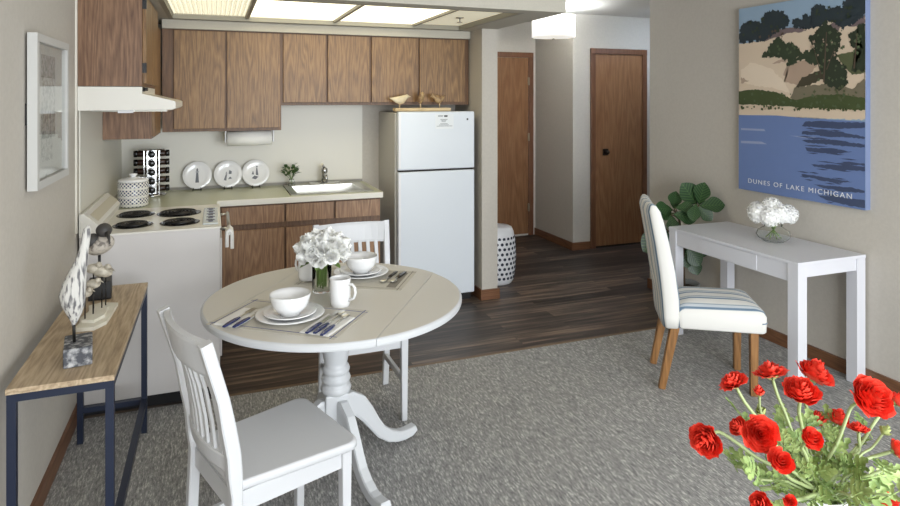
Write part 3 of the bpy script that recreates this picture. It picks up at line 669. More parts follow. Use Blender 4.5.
for i, (n, jit, pts) in enumerate(ART):
    P = []; x = 3.390-.00012*(i+1); blobs = []
    leafy = n.startswith('tree') or n == 'bush'
    for k, (a, b) in enumerate(pts):
        c, d = pts[(k+1) % len(pts)]; L = math.hypot(c-a, (d-b)*1.38)
        st_ = .05 if n == 'pale' or n == 'water' or leafy else .014
        steps = max(1, int(L/st_)); am = {'pale': .0, 'dark': .003, 'water': .0}.get(n, .005)
        for m_ in range(steps):
            u = m_/steps; P.append(clampp((a+(c-a)*u+rr.uniform(-am, am), b+(d-b)*u+rr.uniform(-am, am)*.8)))
        if leafy:
            for m_ in range(max(1, int(L/.013))):
                u = rr.random(); blobs.append((a+(c-a)*u, b+(d-b)*u))
    if n in ('sand', 'green', 'water'): P = [(0 if s_ < .03 else s_, v_) for s_, v_ in P]
    art_face(P, x, n)
    if n == 'dark':
        lo_s = min(p[0] for p in pts); vv = sum(p[1] for p in pts)/len(pts)
        for m_ in range(7):
            s0 = rr.uniform(lo_s-.04, .8); v0 = vv+rr.uniform(-.022, .022); w_ = rr.uniform(.05, .18); x -= .0000015
            art_face([clampp(p) for p in ((s0, v0), (s0+w_*.5, v0+.004), (s0+w_, v0+.0015), (s0+w_*.6, v0-.003), (s0+w_*.3, v0-.0015))], x, n)
    for (s0, v0) in blobs:
        if not (0.01 < s0 < .99 and v0 < .985): continue
        R0 = rr.uniform(.007, .017); m_ = 9; a0 = rr.uniform(0, 6)
        x -= .0000015
        art_face([clampp((s0+R0*1.25*math.cos(a0+2*PI*j/m_)*(1 if j % 2 else rr.uniform(.4, .8)), v0+R0*math.sin(a0+2*PI*j/m_)*(1 if j % 2 else rr.uniform(.4, .8)))) for j in range(m_)], x, n)
xl = 3.390-.00012*(len(ART)+2)
for (sa, sb, va, vb, cnt, nm_) in ((.03, .42, .85, .93, 22, 'bush'), (.25, .5, .72, .78, 12, 'leaflight'), (.66, .86, .58, .82, 34, 'leaflight'), (.62, .8, .68, .80, 10, 'slope'), (.9, .99, .70, .80, 12, 'leaflight'), (.03, .97, .46, .53, 40, 'leaflight'), (.5, .95, .50, .56, 16, 'field'), (.66, .95, .86, .94, 20, 'bush'), (.2, .45, .82, .86, 8, 'trunk'), (.03, .97, .445, .458, 40, 'green')):
    for m_ in range(cnt):
        s0, v0 = rr.uniform(sa, sb), rr.uniform(va, vb); R0 = rr.uniform(.004, .012); a0 = rr.uniform(0, 6); xl -= .0000015
        art_face([clampp((s0+R0*1.2*math.cos(a0+2*PI*j/8)*(1 if j % 2 else rr.uniform(.3, .8)), v0+R0*math.sin(a0+2*PI*j/8)*(1 if j % 2 else rr.uniform(.3, .8)))) for j in range(8)], xl, nm_)
for (s0, v0, s1, v1, w_) in ((.72, .58, .74, .82, .006), (.70, .62, .64, .76, .004), (.74, .64, .80, .74, .004), (.93, .64, .95, .80, .005)):
    xl -= .00001; art_face([(s0-w_, v0), (s0+w_, v0), (s1+w_*.5, v1), (s1-w_*.5, v1)], xl, 'trunk')
me_o = None
# canvas mesh keeps its own face directions
bm_ = q.bm; me = bpy.data.meshes.new('canvas'); off = V(t.location)
for v_ in bm_.verts: v_.co -= off
bm_.to_mesh(me); bm_.free()
for n in names: me.materials.append(art_m[n])
o = bpy.data.objects.new('canvas', me); COL.objects.link(o); o.parent = t
# lettering
cu = bpy.data.curves.new('lettering_curve', 'FONT'); cu.body = 'DUNES OF LAKE MICHIGAN'; cu.size = .052; cu.extrude = .0005; cu.space_character = 1.25; cu.align_x = 'LEFT'
tmp = bpy.data.objects.new('tmp', cu); COL.objects.link(tmp); bpy.context.view_layer.update()
me = bpy.data.meshes.new_from_object(tmp.evaluated_get(bpy.context.evaluated_depsgraph_get())); bpy.data.objects.remove(tmp)
xs = [v.co.x for v in me.vertices]; k = .735/(max(xs)-min(xs))
for v in me.vertices: v.co = V((3.3845-off.x-v.co.z, Y0-.085-(v.co.x-min(xs))*k-off.y, Z0+.052+v.co.y*.82-off.z))
me.materials.append(mat('cream_lettering', (226, 228, 232), .5))
o = bpy.data.objects.new('lettering', me); COL.objects.link(o); o.parent = t

# ------------------------------------------------------------------ slat back chairs
def slat_chair(label, loc, rz):
    # faces local +x
    t = thing('dining_chair', label, 'chair', loc, rz, None)
    sw = .205
    q = M()
    poly = []
    for (cx, cy, r_, a0) in ((.185, .165, .04, 0), (-.185, .165, .012, 90), (-.185, -.165, .012, 180), (.185, -.165, .04, 270)):
        for k in range(6):
            a = math.radians(a0+k*18); poly.append((cx+r_*math.cos(a)+(0 if cx < 0 else 0), cy*(1.0 if cx > 0 else .96)+(r_*math.sin(a))))
    lo = [(x, y) for x, y in poly]
    rings = []
    for z, s_ in ((.422, .975), (.427, 1.0), (.440, 1.0), (.449, .985), (.451, .955)):
        rings.append([q.bm.verts.new(V((x*s_, y*s_, z))) for x, y in lo])
    q._skin(rings, True, True); q.done('seat', chairw, t)
    for s_ in (-1, 1):
        q = M(); q.bar((.185, s_*.165, .422), (.185, s_*.165, 0), .036, bev=.004, w1=.028, d1=.028); q.done('leg', chairw, t)
        q = M(); pts = [(-.235, s_*.178, 0), (-.205, s_*.178, .2), (-.195, s_*.178, .42), (-.205, s_*.18, .55), (-.238, s_*.188, .72), (-.292, s_*.197, .902)]
        # smooth the post
        P = []
        for i in range(len(pts)-1):
            for u in (0, .5): P.append(V(pts[i]).lerp(V(pts[i+1]), u))
        P.append(V(pts[-1]))
        q.sweep([tuple(p) for p in P], .032, [.034]*5+[.042]*3+[.036]*3, side=(0, 1, 0)); q.done('leg', chairw, t)
    q = M(); q.box(-.18, .18, -.172, -.152, .36, .422); q.box(-.18, .18, .152, .172, .36, .422); q.box(.168, .188, -.15, .15, .36, .422); q.box(-.20, -.18, -.165, .165, .36, .422); q.done('apron', chairw, t)
    for s_ in (-1, 1):
        q = M(); q.bar((-.205, s_*.172, .17), (.185, s_*.162, .20), .02, .03, bev=.003); q.done('stretcher', chairw, t)
    q = M()
    def cur(y, x0): return x0-.028*(1-(y/.18)**2)
    ys = [-.186+.372*i/10 for i in range(11)]
    q.sweep([(cur(y, -.272), y,   .846) for y in ys], .112, .022, side=(-.22, 0, .97)); q.done('top_rail', chairw, t)
    q = M(); q.sweep([(cur(y, -.200), y, .515) for y in ys], .05, .022, side=(-.1, 0, 1)); q.done('lower_rail', chairw, t)
    for i in range(7):
        y = -.132+.264*i/6
        q = M(); q.sweep([(cur(y, -.202), y, .53), (cur(y, -.212), y, .62), (cur(y, -.231), y, .72), (cur(y, -.255), y, .80)], .020, .010, side=(0, 1, 0)); q.done('slat', chairw, t)
    return t
slat_chair('white slat-back chair nearest the viewer, its back beside the narrow console table', (.180, 2.185, 0), math.radians(20))
slat_chair('white slat-back chair behind the round table, in front of the sink cabinets', (.715, 3.165, 0), math.radians(-90))

# ------------------------------------------------------------------ round pedestal table
TX, TY, TZ, TR = .488, 2.688, .75, .543
t = thing('dining_table', 'round white pedestal dining table with a drop leaf seam, set for two', 'table', (TX, TY, 0))
ang = math.radians(57); dx, dy = math.sin(ang), -math.cos(ang)
def chord(s0, s1, nm):
    # slab of the disc between offsets s0..s1 along (dx,dy)
    a1 = [];
    N = 72
    def pt(a): return V((math.cos(a), math.sin(a)))
    outl = []
    base_a = math.atan2(dy, dx)
    c0 = math.acos(max(-1, min(1, s1/TR))); c1 = math.acos(max(-1, min(1, s0/TR)))
    arc1 = [base_a+c0+(c1-c0)*k/N for k in range(N+1)]
    arc2 = [base_a-c1+(c1-c0)*k/N for k in range(N+1)]
    angs = arc1+arc2
    def ring(r_, z, inset):
        out = []
        for a in angs:
            p = pt(a)*TR; s_ = p.x*dx+p.y*dy; tt_ = -p.x*dy+p.y*dx
            k = (TR-inset)/TR
            s2 = max(s0, min(s1, s_*k if abs(s_) > .34 else s_)); t2 = tt_*k if abs(tt_) > .001 else tt_
            out.append(V((TX+s2*dx-t2*dy, TY+s2*dy+t2*dx, z)))
        return out
    q = M(); prof = [(.012, TZ-.03), (.002, TZ-.027), (0, TZ-.02), (0, TZ-.008), (.004, TZ-.003), (.010, TZ)]
    rings = []
    for ins, z in prof:
        rings.append([q.bm.verts.new(v) for v in ring(0, z, ins)])
    q.mi = 0; q._skin(rings, False, False); q.mi = 1; q._tag([q.bm.faces.new(rings[-1])]); q.mi = 0; q._tag([q.bm.faces.new(rings[0][::-1])])
    bmesh.ops.remove_doubles(q.bm, verts=q.bm.verts[:], dist=1e-5)
    return q.done(nm, [tablew, tabletop_m], t, world=True)
chord(-.3305, .3305, 'tabletop'); chord(.3325, TR, 'drop_leaf'); chord(-TR, -.3325, 'drop_leaf')
q = M()
for s_ in (-.2, .2): q.bar((TX+s_*dx-.33*-dy, TY+s_*dy-.33*dx, .70), (TX+s_*dx+.33*-dy, TY+s_*dy+.33*dx, .70), .02, .04)
q.bar((TX-.3*dx, TY-.3*dy, .70), (TX+.3*dx, TY+.3*dy, .70), .10, .04); q.done('apron', tablew, t, world=True)
q = M(); q.lathe([(.075, .68), (.08, .70), (.08, .705), (.06, .665), (.062, .655), (.066, .64), (.072, .60), (.07, .56), (.058, .51), (.05, .47), (.047, .455), (.056, .447), (.060, .435), (.056, .422), (.05, .418), (.058, .410), (.063, .396), (.058, .382), (.052, .378), (.060, .370), (.066, .355), (.060, .34), (.055, .335)][::-1], (TX, TY, 0), 40)
q.box(TX-.052, TX+.052, TY-.052, TY+.052, .13, .34, .006, None); q.done('pedestal', tablew, t, world=True)
for k in range(4):
    a = math.radians(17+90*k); ca, sa = math.cos(a), math.sin(a)
    prof = [(.035, .25, .13), (.08, .262, .11), (.12, .245, .09), (.16, .20, .075), (.20, .145, .062), (.24, .095, .056), (.29, .06, .052), (.34, .042, .046), (.38, .038, .044), (.42, .042, .042), (.445, .052, .03)]
    P = []
    rings = []
    q = M(); n = len(prof)
    for i, (r_, z, d) in enumerate(prof):
        a_ = prof[max(0, i-1)]; b_ = prof[min(n-1, i+1)]; tx, tz = b_[0]-a_[0], b_[1]-a_[1]; L = math.hypot(tx, tz); nx, nz = -tz/L, tx/L
        if i == 0: nx, nz = 0, 1
        ring = []
        for sy, sz in ((-.8, -1), (.8, -1), (1, -.75), (1, .75), (.8, 1), (-.8, 1), (-1, .75), (-1, -.75)):
            rr_ = r_+nx*sz*d/2; zz = max(.001, z+nz*sz*d/2); y_ = sy*.021
            ring.append(q.bm.verts.new(V((TX+rr_*.92*ca-y_*sa, TY+rr_*.92*sa+y_*ca, zz))))
        rings.append(ring)
    q._skin(rings, False, True); q.done('foot', tablew, t, world=True)

# ------------------------------------------------------------------ table settings
RM = math.radians(-35)
def rot(c, a): return Matrix.Translation(V(c)) @ Matrix.Rotation(a, 4, 'Z')
def placemat(label, c, w, h, a):
    m_ = rot((c[0], c[1], TZ), a); q = M()
    q.mi = 0; q.box(-w/2, w/2, -h/2, h/2, .0004, .002, 0, m_)
    q.mi = 1
    for s_ in (-1, 1):
        q.box(-w/2, w/2, s_*(h/2-.022)-.002, s_*(h/2-.022)+.002, .002, .0023, 0, m_)
        q.box(s_*(w/2-.018)-.002, s_*(w/2-.018)+.002, -h/2, h/2, .002, .0023, 0, m_)
    q.mi = 2; 
    for s_ in (-1, 1): q.box(s_*(w/2-.055)-.022, s_*(w/2-.055)+.022, -h/2+.035, h/2-.035, .002, .0022, 0, m_)
    return tag(q.done('placemat', [mat_m, navyline if c[1] < 2.7 else greyline, greyline if c[1] > 2.7 else mat_m]), label, 'placemat')
M1, M2 = (.273, 2.473), (.630, 2.905)
placemat('woven placemat with navy border lines under the near place setting', M1, .53, .31, math.radians(-37))
placemat('woven placemat under the far place setting, behind the white flowers', M2, .50, .31, math.radians(-31))
def napkin(label, c, a, w=.10, h=.24):
    q = M(); m_ = rot((c[0], c[1], TZ+.0024), a); q.box(-w/2, w/2, -h/2, h/2, 0, .003, .001, m_); q.box(-w/2+.003, w/2-.002, -h/2+.002, h/2-.004, .003, .0055, .001, m_)
    return tag(q.done('napkin', napk_m), label, 'napkin')
napkin('folded white napkin under the two forks left of the near bowl', (.092, 2.535), math.radians(-38), .10, .19)
napkin('folded white napkin under the knife and spoons right of the near bowl', (.395, 2.335), math.radians(-40), .12, .20)
def plate(name, label, c, z, r):
    t = None; q = M(); k = r/.13
    q.lathe([(.07*k, 0), (.075*k, 0), (.09*k, .006), (.128*k, .017), (.131*k, .019), (.128*k, .021), (.09*k, .011), (.07*k, .006), (.001, .005)], (c[0], c[1], z), 56)
    return tag(q.done(name, porc), label, 'plate')
def bowl(label, c, z, r=.078, h=.078):
    q = M(); q.lathe([(.035, 0), (.038, 0), (.038, .008), (.050, .014), (r*.86, h*.45), (r*.97, h*.8), (r, h), (r*.98, h+.002), (r*.93, h*.8), (r*.80, h*.45), (.045, .02), (.001, .016)], (c[0], c[1], z), 56)
    return tag(q.done('bowl', porc), label, 'bowl')
P1 = (.272, 2.470); P2 = (.655, 2.945)
plate('dinner_plate', 'large white dinner plate at the bottom of the near place setting', P1, TZ+.0025, .130)
plate('salad_plate', 'smaller white plate stacked under the near bowl', P1, TZ+.0095, .100)
bowl('white bowl on stacked plates in the near place setting', P1, TZ+.0165)
plate('dinner_plate', 'large white dinner plate at the bottom of the far place setting', P2, TZ+.0025, .130)
plate('salad_plate', 'smaller white plate stacked under the far bowl', P2, TZ+.0095, .100)
bowl('white bowl on stacked plates in the far place setting, right of the white flowers', P2, TZ+.0165)
def mug(label, c, a):
    t = thing('mug', label, 'mug', (c[0], c[1], TZ), a)
    q = M(); q.lathe([(.034, 0), (.038, .002), (.041, .02), (.043, .06), (.042, .105), (.0425, .115), (.0395, .115), (.039, .105), (.0395, .06), (.036, .012), (.001, .008)], (0, 0, 0), 40); q.done('cup', porc, t)
    q = M(); q.tube([(.040, 0, .092), (.058, 0, .094), (.070, 0, .082), (.073, 0, .062), (.066, 0, .040), (.040, 0, .026)], .0055, 10); q.done('handle', porc, t)
mug('tall white mug right of the near bowl', (.480, 2.545), math.radians(-45))
mug('white mug standing behind the glass vase of white roses', (.405, 2.965), math.radians(130))
def cutlery(kind, label, p0, p1, z, hm=navyp):
    # p0 handle end, p1 working end
    p0 = V((p0[0], p0[1], z)); p1 = V((p1[0], p1[1], z)); L = (p1-p0).length; a = math.atan2(p1.y-p0.y, p1.x-p0.x)
    t = thing(kind, label, kind, tuple(p0), a)
    q = M(); q.sweep([(0, 0, .004), (.03, 0, .005), (.075, 0, .005), (.10, 0, .004)], [.012, .016, .015, .010], [.006, .008, .008, .006], side=(0, 1, 0)); q.done('handle', hm, t)
    q = M()
    if kind == 'fork':
        q.sweep([(.10, 0, .004), (L-.06, 0, .005), (L-.05, 0, .006)], [.007, .007, .018], .002, side=(0, 1, 0))
        q.prism([(L-.055, -.011), (L-.04, -.012), (L-.04, .012), (L-.055, .011)], .004, .006)
        for k in range(4): y = -.0095+.0063*k; q.box(L-.042, L, y-.0016, y+.0016, .0045, .006)
    elif kind == 'spoon':
        q.tube([(.10, 0, .004), (L-.05, 0, .006), (L-.04, 0, .006)], .0032, 8)
        q.ball((L-.02, 0, .008), .022, (1.15, .78, .25), 16)
    else:
        q.prism([(.10, -.008), (L-.02, -.010), (L, 0), (L-.01, .008), (.10, .008)], .003, .005)
    q.done('head', steel, t)
zc = TZ+.008
cutlery('fork', 'outer fork with a navy handle, farther left of the near bowl', (.030, 2.428), (.150, 2.600), zc)
cutlery('fork', 'inner fork with a navy handle, between outer fork and near plates', (.064, 2.412), (.185, 2.578), zc)
cutlery('knife', 'table knife with a navy handle beside the near dinner plate', (.306, 2.262), (.455, 2.455), zc)
cutlery('spoon', 'middle spoon with a navy handle, between the knife and the outermost spoon', (.332, 2.250), (.474, 2.430), zc)
cutlery('spoon', 'outermost spoon with a navy handle, at the right end of the near placemat', (.352, 2.222), (.480, 2.395), zc)
cutlery('spoon', 'dark-handled spoon nearer the far bowl on the far placemat', (.826, 2.925), (.715, 2.775), TZ+.0022, black_gloss)
cutlery('spoon', 'dark-handled spoon at the outer right end of the far placemat', (.865, 2.905), (.757, 2.765), TZ+.0022, black_gloss)

# ------------------------------------------------------------------ flowers
def petal_head(q, layers, R0, ruff=.08, seed=1, thick=None, depth=.55):
    rr = random.Random(seed)
    for li in range(layers):
        u = (li+1)/layers; rad = R0*u; n = 3+li if li < 3 else 6
        op = u**1.2
        for k in range(n):
            a0 = 2*PI*k/n+li*1.1+rr.uniform(-.2, .2); wid = 2.1*PI/n*rr.uniform(.9, 1.2)
            hgt = R0*depth*2*(1.0-.42*op)*rr.uniform(.9, 1.1); ph = rr.uniform(0, 6); lean = rr.uniform(.9, 1.1)
            def fn(v, s):
                a = a0+(s-.5)*wid*(.55+.6*math.sin(PI*min(1, v*.62+.12)))
                e = 1-abs(s-.5)*2
                top = 1-.22*(1-e)**2
                r_ = rad*(math.sin(v*PI/2)**.8*.86+.14*v*v)*(1-.14*(1-op)*v)*lean + rad*ruff*v*math.sin(9*s+ph)
                z = hgt*(v**(1+1.1*op))*top - R0*.42*u*.5
                if op > .55: z -= R0*.30*max(0, v-.75)*4*(op-.5)
                return V((r_*math.cos(a), r_*math.sin(a), z+R0*ruff*.8*v*math.sin(13*s+ph*2)))
            q.grid(fn, 5, 6)
def face_m(loc, d, s=1, spin=0):
    z = V(d).normalized(); qt = z.to_track_quat('Z', 'Y')
    return Matrix.Translation(V(loc)) @ qt.to_matrix().to_4x4() @ Matrix.Rotation(spin, 4, 'Z') @ Matrix.Diagonal((s, s, s, 1))
def lobed_leaf(q, base, dirv, L, up, rnd):
    z = V(dirv).normalized(); x = z.cross(V(up))
    if x.length < .05: x = z.cross(V((1, 0, 0)))
    x.normalize(); y = x.cross(z).normalized(); base = V(base)
    # deeply cut, parsley like outline as a fan of lobes
    cen = [base, base+z*L*.35, base+z*L*.65]
    def lobe(o, ang, l, w):
        d = (z*math.cos(ang)+x*math.sin(ang)); s = (x*math.cos(ang)-z*math.sin(ang)); n = y
        pts = [o, o+d*l*.35+s*w*.5+n*l*.05, o+d*l*.6+s*w*.28+n*l*.08, o+d*l*.8+s*w*.5+n*l*.06, o+d*l+s*w*.12-n*l*.02, o+d*l*.95-s*w*.15-n*l*.02, o+d*l*.8-s*w*.5+n*l*.06, o+d*l*.6-s*w*.28+n*l*.08, o+d*l*.35-s*w*.5+n*l*.05]
        vs = [q.bm.verts.new(p) for p in pts]; m_ = q.bm.verts.new(o+d*l*.55-n*l*.03)
        for i in range(len(vs)): f = q.bm.faces.new((vs[i], vs[(i+1) % len(vs)], m_)); f.smooth = True
    q.tube([tuple(base-z*L*.3), tuple(base), tuple(base+z*L*.6)], L*.022, 5)
    lobe(cen[2]-z*L*.05, rnd.uniform(-.2, .2), L*.50, L*.27)
    for s_ in (-1, 1):
        lobe(cen[1], s_*rnd.uniform(.7, 1.0), L*.50, L*.23); lobe(cen[2]-z*L*.12, s_*rnd.uniform(.5, .7), L*.42, L*.20); lobe(cen[0]+z*L*.1, s_*rnd.uniform(1.0, 1.3), L*.36, L*.18)

# red ranunculus in the foreground
RED = [(0.854, 0.853, 1.102, 0.0283, (-0.43, 0.27, 0.9), 'open'), (0.975, 0.883, 1.089, 0.0338, (-0.12, 0.26, 0.9), 'open'), (1.081, 0.875, 1.07, 0.0366, (0.21, -0.29, 0.8), 'full'), (0.933, 0.781, 1.101, 0.034, (-0.2, -0.25, 0.9), 'full'), (1.066, 0.752, 1.08, 0.0416, (-0.06, -0.73, 0.6), 'full'), (1.188, 0.791, 1.036, 0.0186, (0.49, -0.4, 0.7), 'half'), (0.782, 0.838, 1.018, 0.0323, (-0.95, -0.39, 0.05), 'full'), (0.913, 0.895, 0.987, 0.0186, (-0.6, 0.12, 0.5), 'half'), (0.835, 0.775, 1.05, 0.0311, (-0.52, -0.66, 0.45), 'full'), (0.931, 0.76, 1.031, 0.02, (-0.25, -0.65, 0.7), 'half'), (0.84, 0.741, 1.023, 0.0207, (-0.34, -0.62, 0.6), 'half'), (1.107, 0.886, 0.967, 0.0196, (-0.21, 0.29, 0.9), 'half'), (1.123, 0.859, 0.98, 0.0212, (0.12, -0.26, 0.9), 'half'), (1.101, 0.803, 0.998, 0.0201, (0.04, 0.09, 1), 'open'), (1.127, 0.751, 0.978, 0.0194, (0.51, -0.62, 0.5), 'half'), (0.82, 0.759, 0.95, 0.0193, (-0.74, -0.26, 0.4), 'half'), (0.838, 0.721, 0.971, 0.0109, (-0.43, -0.58, 0.6), 'half'), (1.038, 0.709, 0.932, 0.0198, (0.16, -0.7, 0.4), 'half'), (0.923, 0.859, 1.065, 0.0109, (-0.09, 0.04, 1), 'bud'), (1.125, 0.772, 1.0, 0.0108, (0.43, -0.27, 0.8), 'bud'), (0.945, 0.873, 1.019, 0.0111, (-0.34, 0.23, 0.8), 'bud')]
VX, VY = 1.003, .797; VZ = .905
st_ = thing('side_table', 'small round side table under the vase of red flowers, just below the view', 'table', (VX, VY, 0))
q = M(); q.lathe([(.20, .61), (.205, .615), (.205, .63), (.2, .635)], (VX, VY, 0), 48); q.done('tabletop', tablew, st_, world=True)
q = M(); q.tube([(VX, VY, .02), (VX, VY, .612)], .02, 16); q.done('pole', steel, st_, world=True)
q = M(); q.lathe([(.15, 0), (.15, .012), (.03, .025)], (VX, VY, 0), 40); q.done('base', steel, st_, world=True)
q = M(); q.lathe([(.04, 0), (.05, .004), (.062, .05), (.064, .12), (.05, .20), (.036, .245), (.040, .27), (.036, .27), (.032, .245), (.045, .20), (.056, .12), (.001, .02)], (VX, VY, .636), 48)
tag(q.done('flower_vase', white_cer), 'pale grey-white vase holding the red flowers in the foreground', 'vase')
heads = {}
def head_mesh(kind):
    if kind in heads: return heads[kind]
    L = []
    for sd in range(3 if kind != 'bud' else 1):
        q = M()
        if kind == 'full': petal_head(q, 8, 1, .055, sd+1, depth=.50)
        elif kind == 'open': petal_head(q, 5, 1, .09, sd+11, depth=.34)
        elif kind == 'half': petal_head(q, 5, 1, .04, sd+21, depth=.72)
        else: petal_head(q, 3, 1, .03, 31, depth=.95)
        me = bpy.data.meshes.new('flower_head'); q.bm.to_mesh(me); q.bm.free(); me.materials.append(red_m); L.append(me)
    heads[kind] = L; return L
q = M()
for k in range(5): leaf_mesh(q, (.15*math.cos(k*1.257), .15*math.sin(k*1.257), -.42), (math.cos(k*1.257), math.sin(k*1.257), .35), .62, .42, curl=-.25)
cal_me = bpy.data.meshes.new('calyx'); q.bm.to_mesh(cal_me); q.bm.free(); cal_me.materials.append(calyx)if 0 else cal_me.materials.append(calyx_m)
LB = ['fully open red ranunculus at the upper left of the foreground bunch', 'ragged open red ranunculus in front of the desk chair leg', 'large red ranunculus in front of the near desk leg, highest of the bunch beside it',
 'wide tilted red ranunculus just below the highest one, by the near desk leg', 'largest red ranunculus, beside the rear desk leg at the upper right', 'partly hidden red ranunculus at the right edge, right of the largest bloom', 'big round red ranunculus farthest left in the bunch, drooping sideways',
 'small half-open red ranunculus peeking out behind the left centre bloom', 'big frilly red ranunculus left of centre, facing the viewer', 'round half-open red ranunculus in the middle of the bunch', 'half-open red ranunculus crossed by a stem, below the left centre bloom',
 'small red ranunculus above the middle bloom, left of its close neighbour', 'small red ranunculus above the middle bloom, right of its close neighbour', 'small ragged red ranunculus at the right below the largest bloom', 'small red ranunculus at the right edge of the view',
 'red ranunculus cut by the bottom edge of the view, left of the stems', 'tiny red ranunculus at the bottom edge beside the cut bloom', 'red ranunculus at the bottom right corner of the view', 'small closed red bud below the ragged upper bloom', 'pale green closed bud at the right of the bunch', 'small green bud on the stem of the leftmost upper bloom']
for i, (x, y, z, r_, d, kind) in enumerate(RED):
    c = V((x, y, z)); dn = V(d).normalized()
    nk = V((VX+R.uniform(-.018, .018), VY+R.uniform(-.018, .018), VZ-.01))
    t = thing('ranunculus', LB[i], 'flower', tuple(nk-V((0, 0, .12))), 0, 'red ranunculus in the foreground vase'); t.pop('group') if 0 else None
    hm_ = head_mesh(kind); me = hm_[i % len(hm_)]
    if i > 18:
        me = me.copy(); me.materials.clear(); me.materials.append(calyx_m)
    sc_ = r_*.90; c = c-dn*sc_*.12
    h = bpy.data.objects.new('flower_head', me); COL.objects.link(h); h.parent = t; h.matrix_local = face_m(c-V(t.location), dn, sc_, i*1.3)
    g = bpy.data.objects.new('calyx', cal_me); COL.objects.link(g); g.parent = t; g.matrix_local = face_m(c-V(t.location), dn, sc_, i)
    b = c-dn*sc_*.42
    q = M(); e = b-dn*.03
    mid = nk.lerp(e, .5)+V(((e.x-nk.x)*.12, (e.y-nk.y)*.12, -.0)); 
    P = [nk-V((0, 0, .12)), nk, nk.lerp(mid, .5)+V((0, 0, .012)), mid+V((0, 0, .012)), mid.lerp(e, .55)+V((0, 0, .008)), e, b]
    # Catmull smoothing
    Q = []
    for k in range(len(P)-1):
        p0, p1, p2, p3 = P[max(0, k-1)], P[k], P[k+1], P[min(len(P)-1, k+2)]
        for u in (0, .33, .66): Q.append(.5*((2*p1)+(p2-p0)*u+(2*p0-5*p1+4*p2-p3)*u*u+(3*p1-p0-3*p2+p3)*u**3))
    Q.append(P[-1]); off = V(t.location)
    q.tube([tuple(p) for p in Q], .0030 if kind != 'bud' else .0022, 8); q.done('stem', stempale, t, world=True)
    for k in range(2):
        u = R.uniform(.1, .6); p = nk.lerp(e, u); a = R.uniform(0, 2*PI); q = M()
        lobed_leaf(q, p, (math.cos(a), math.sin(a), R.uniform(.4, 1.6)), R.uniform(.03, .045), (-.5, -.5, .7), R)
        q.done('leaf', foliage_m, t, world=True)
# loose leafy stems filling the bunch
RF = random.Random(5)
for i in range(16):
    a = i*2.4+RF.uniform(-.3, .3); rad = RF.uniform(.05, .16); h = RF.uniform(.02, .12)*(1.1-rad*2.6)
    tip = V((VX+rad*math.cos(a), VY+rad*math.sin(a), VZ+h)); nk = V((VX+.022*math.cos(a), VY+.022*math.sin(a), VZ))
    t = thing('foliage_stem', 'leafy pale green stem filling the bunch of red flowers in the foreground', 'foliage', tuple(nk-V((0, 0, .06))), 0, 'leafy stems among the red flowers')
    q = M(); q.tube([tuple(nk-V((0, 0, .06))), tuple(nk), tuple(nk.lerp(tip, .5)+V((0, 0, .01))), tuple(tip)], .0022, 6); q.done('stem', stempale, t, world=True)
    for k in range(3):
        u = .45+.55*k/2; p = nk.lerp(tip, u); b = a+RF.uniform(-1.5, 1.5)
        q = M(); lobed_leaf(q, p, (math.cos(b), math.sin(b), RF.uniform(.2, 1.6)), RF.uniform(.036, .055), (-.3+RF.uniform(-.6, .6), -.3+RF.uniform(-.6, .6), .6), RF); q.done('leaf', foliage_m, t, world=True)

# white roses on the dining table
GX, GY = .440, 2.765
q = M(); q.lathe([(.040, 0), (.042, .004), (.042, .12), (.039, .12), (.039, .008), (.001, .007)], (GX, GY, TZ+.0005), 40)
tag(q.done('glass_vase', glass_m), 'clear glass vase of white roses in the middle of the round table', 'vase')
q = M(); petal_head(q, 8, 1, .035, 77, depth=.52); rose_me = bpy.data.meshes.new('flower_head'); q.bm.to_mesh(rose_me); q.bm.free(); rose_me.materials.append(white_pet)
q = M(); petal_head(q, 8, 1, .05, 78, depth=.5); rose2 = bpy.data.meshes.new('flower_head'); q.bm.to_mesh(rose2); q.bm.free(); rose2.materials.append(white_pet)
BC = V((GX+.005, GY, TZ+.180)); N = 30
for i in range(N):
    zz = 1-1.35*(i+.5)/N; a = i*2.39996; rh = math.sqrt(max(0, 1-zz*zz)); d = V((rh*math.cos(a), rh*math.sin(a), zz))
    c = BC+V((d.x*.092, d.y*.092, d.z*.066))
    t = thing('white_rose', 'white rose packed into the domed bunch on the round dining table', 'flower', (GX, GY, TZ+.02), 0, 'white roses in the table vase')
    h = bpy.data.objects.new('flower_head', rose_me if i % 2 else rose2); COL.objects.link(h); h.parent = t; h.matrix_local = face_m(c-V(t.location), d+V((0, 0, .15)), R.uniform(.034, .041), i)
    q = M(); f_ = V((GX+.022*math.cos(a)*.9, GY+.022*math.sin(a)*.9, TZ+.012+.001*i)); nk = V((GX+.026*math.cos(a), GY+.026*math.sin(a), TZ+.115)); q.tube([tuple(f_), tuple(nk), tuple(c-d*.01)], .0032, 6); q.done('stem', stemg, t, world=True)
lc = thing('rose_foliage', 'few green leaves under the dome of white roses on the round table', 'foliage', (GX, GY, TZ+.12))
for a in (2.6, 3.4, 4.3, 5.3, .3):
    q = M(); leaf_mesh(q, BC+V((.05*math.cos(a), .05*math.sin(a), -.045)), (math.cos(a), math.sin(a), -.1), .06, .03); q.done('leaf', stemg, lc, world=True)

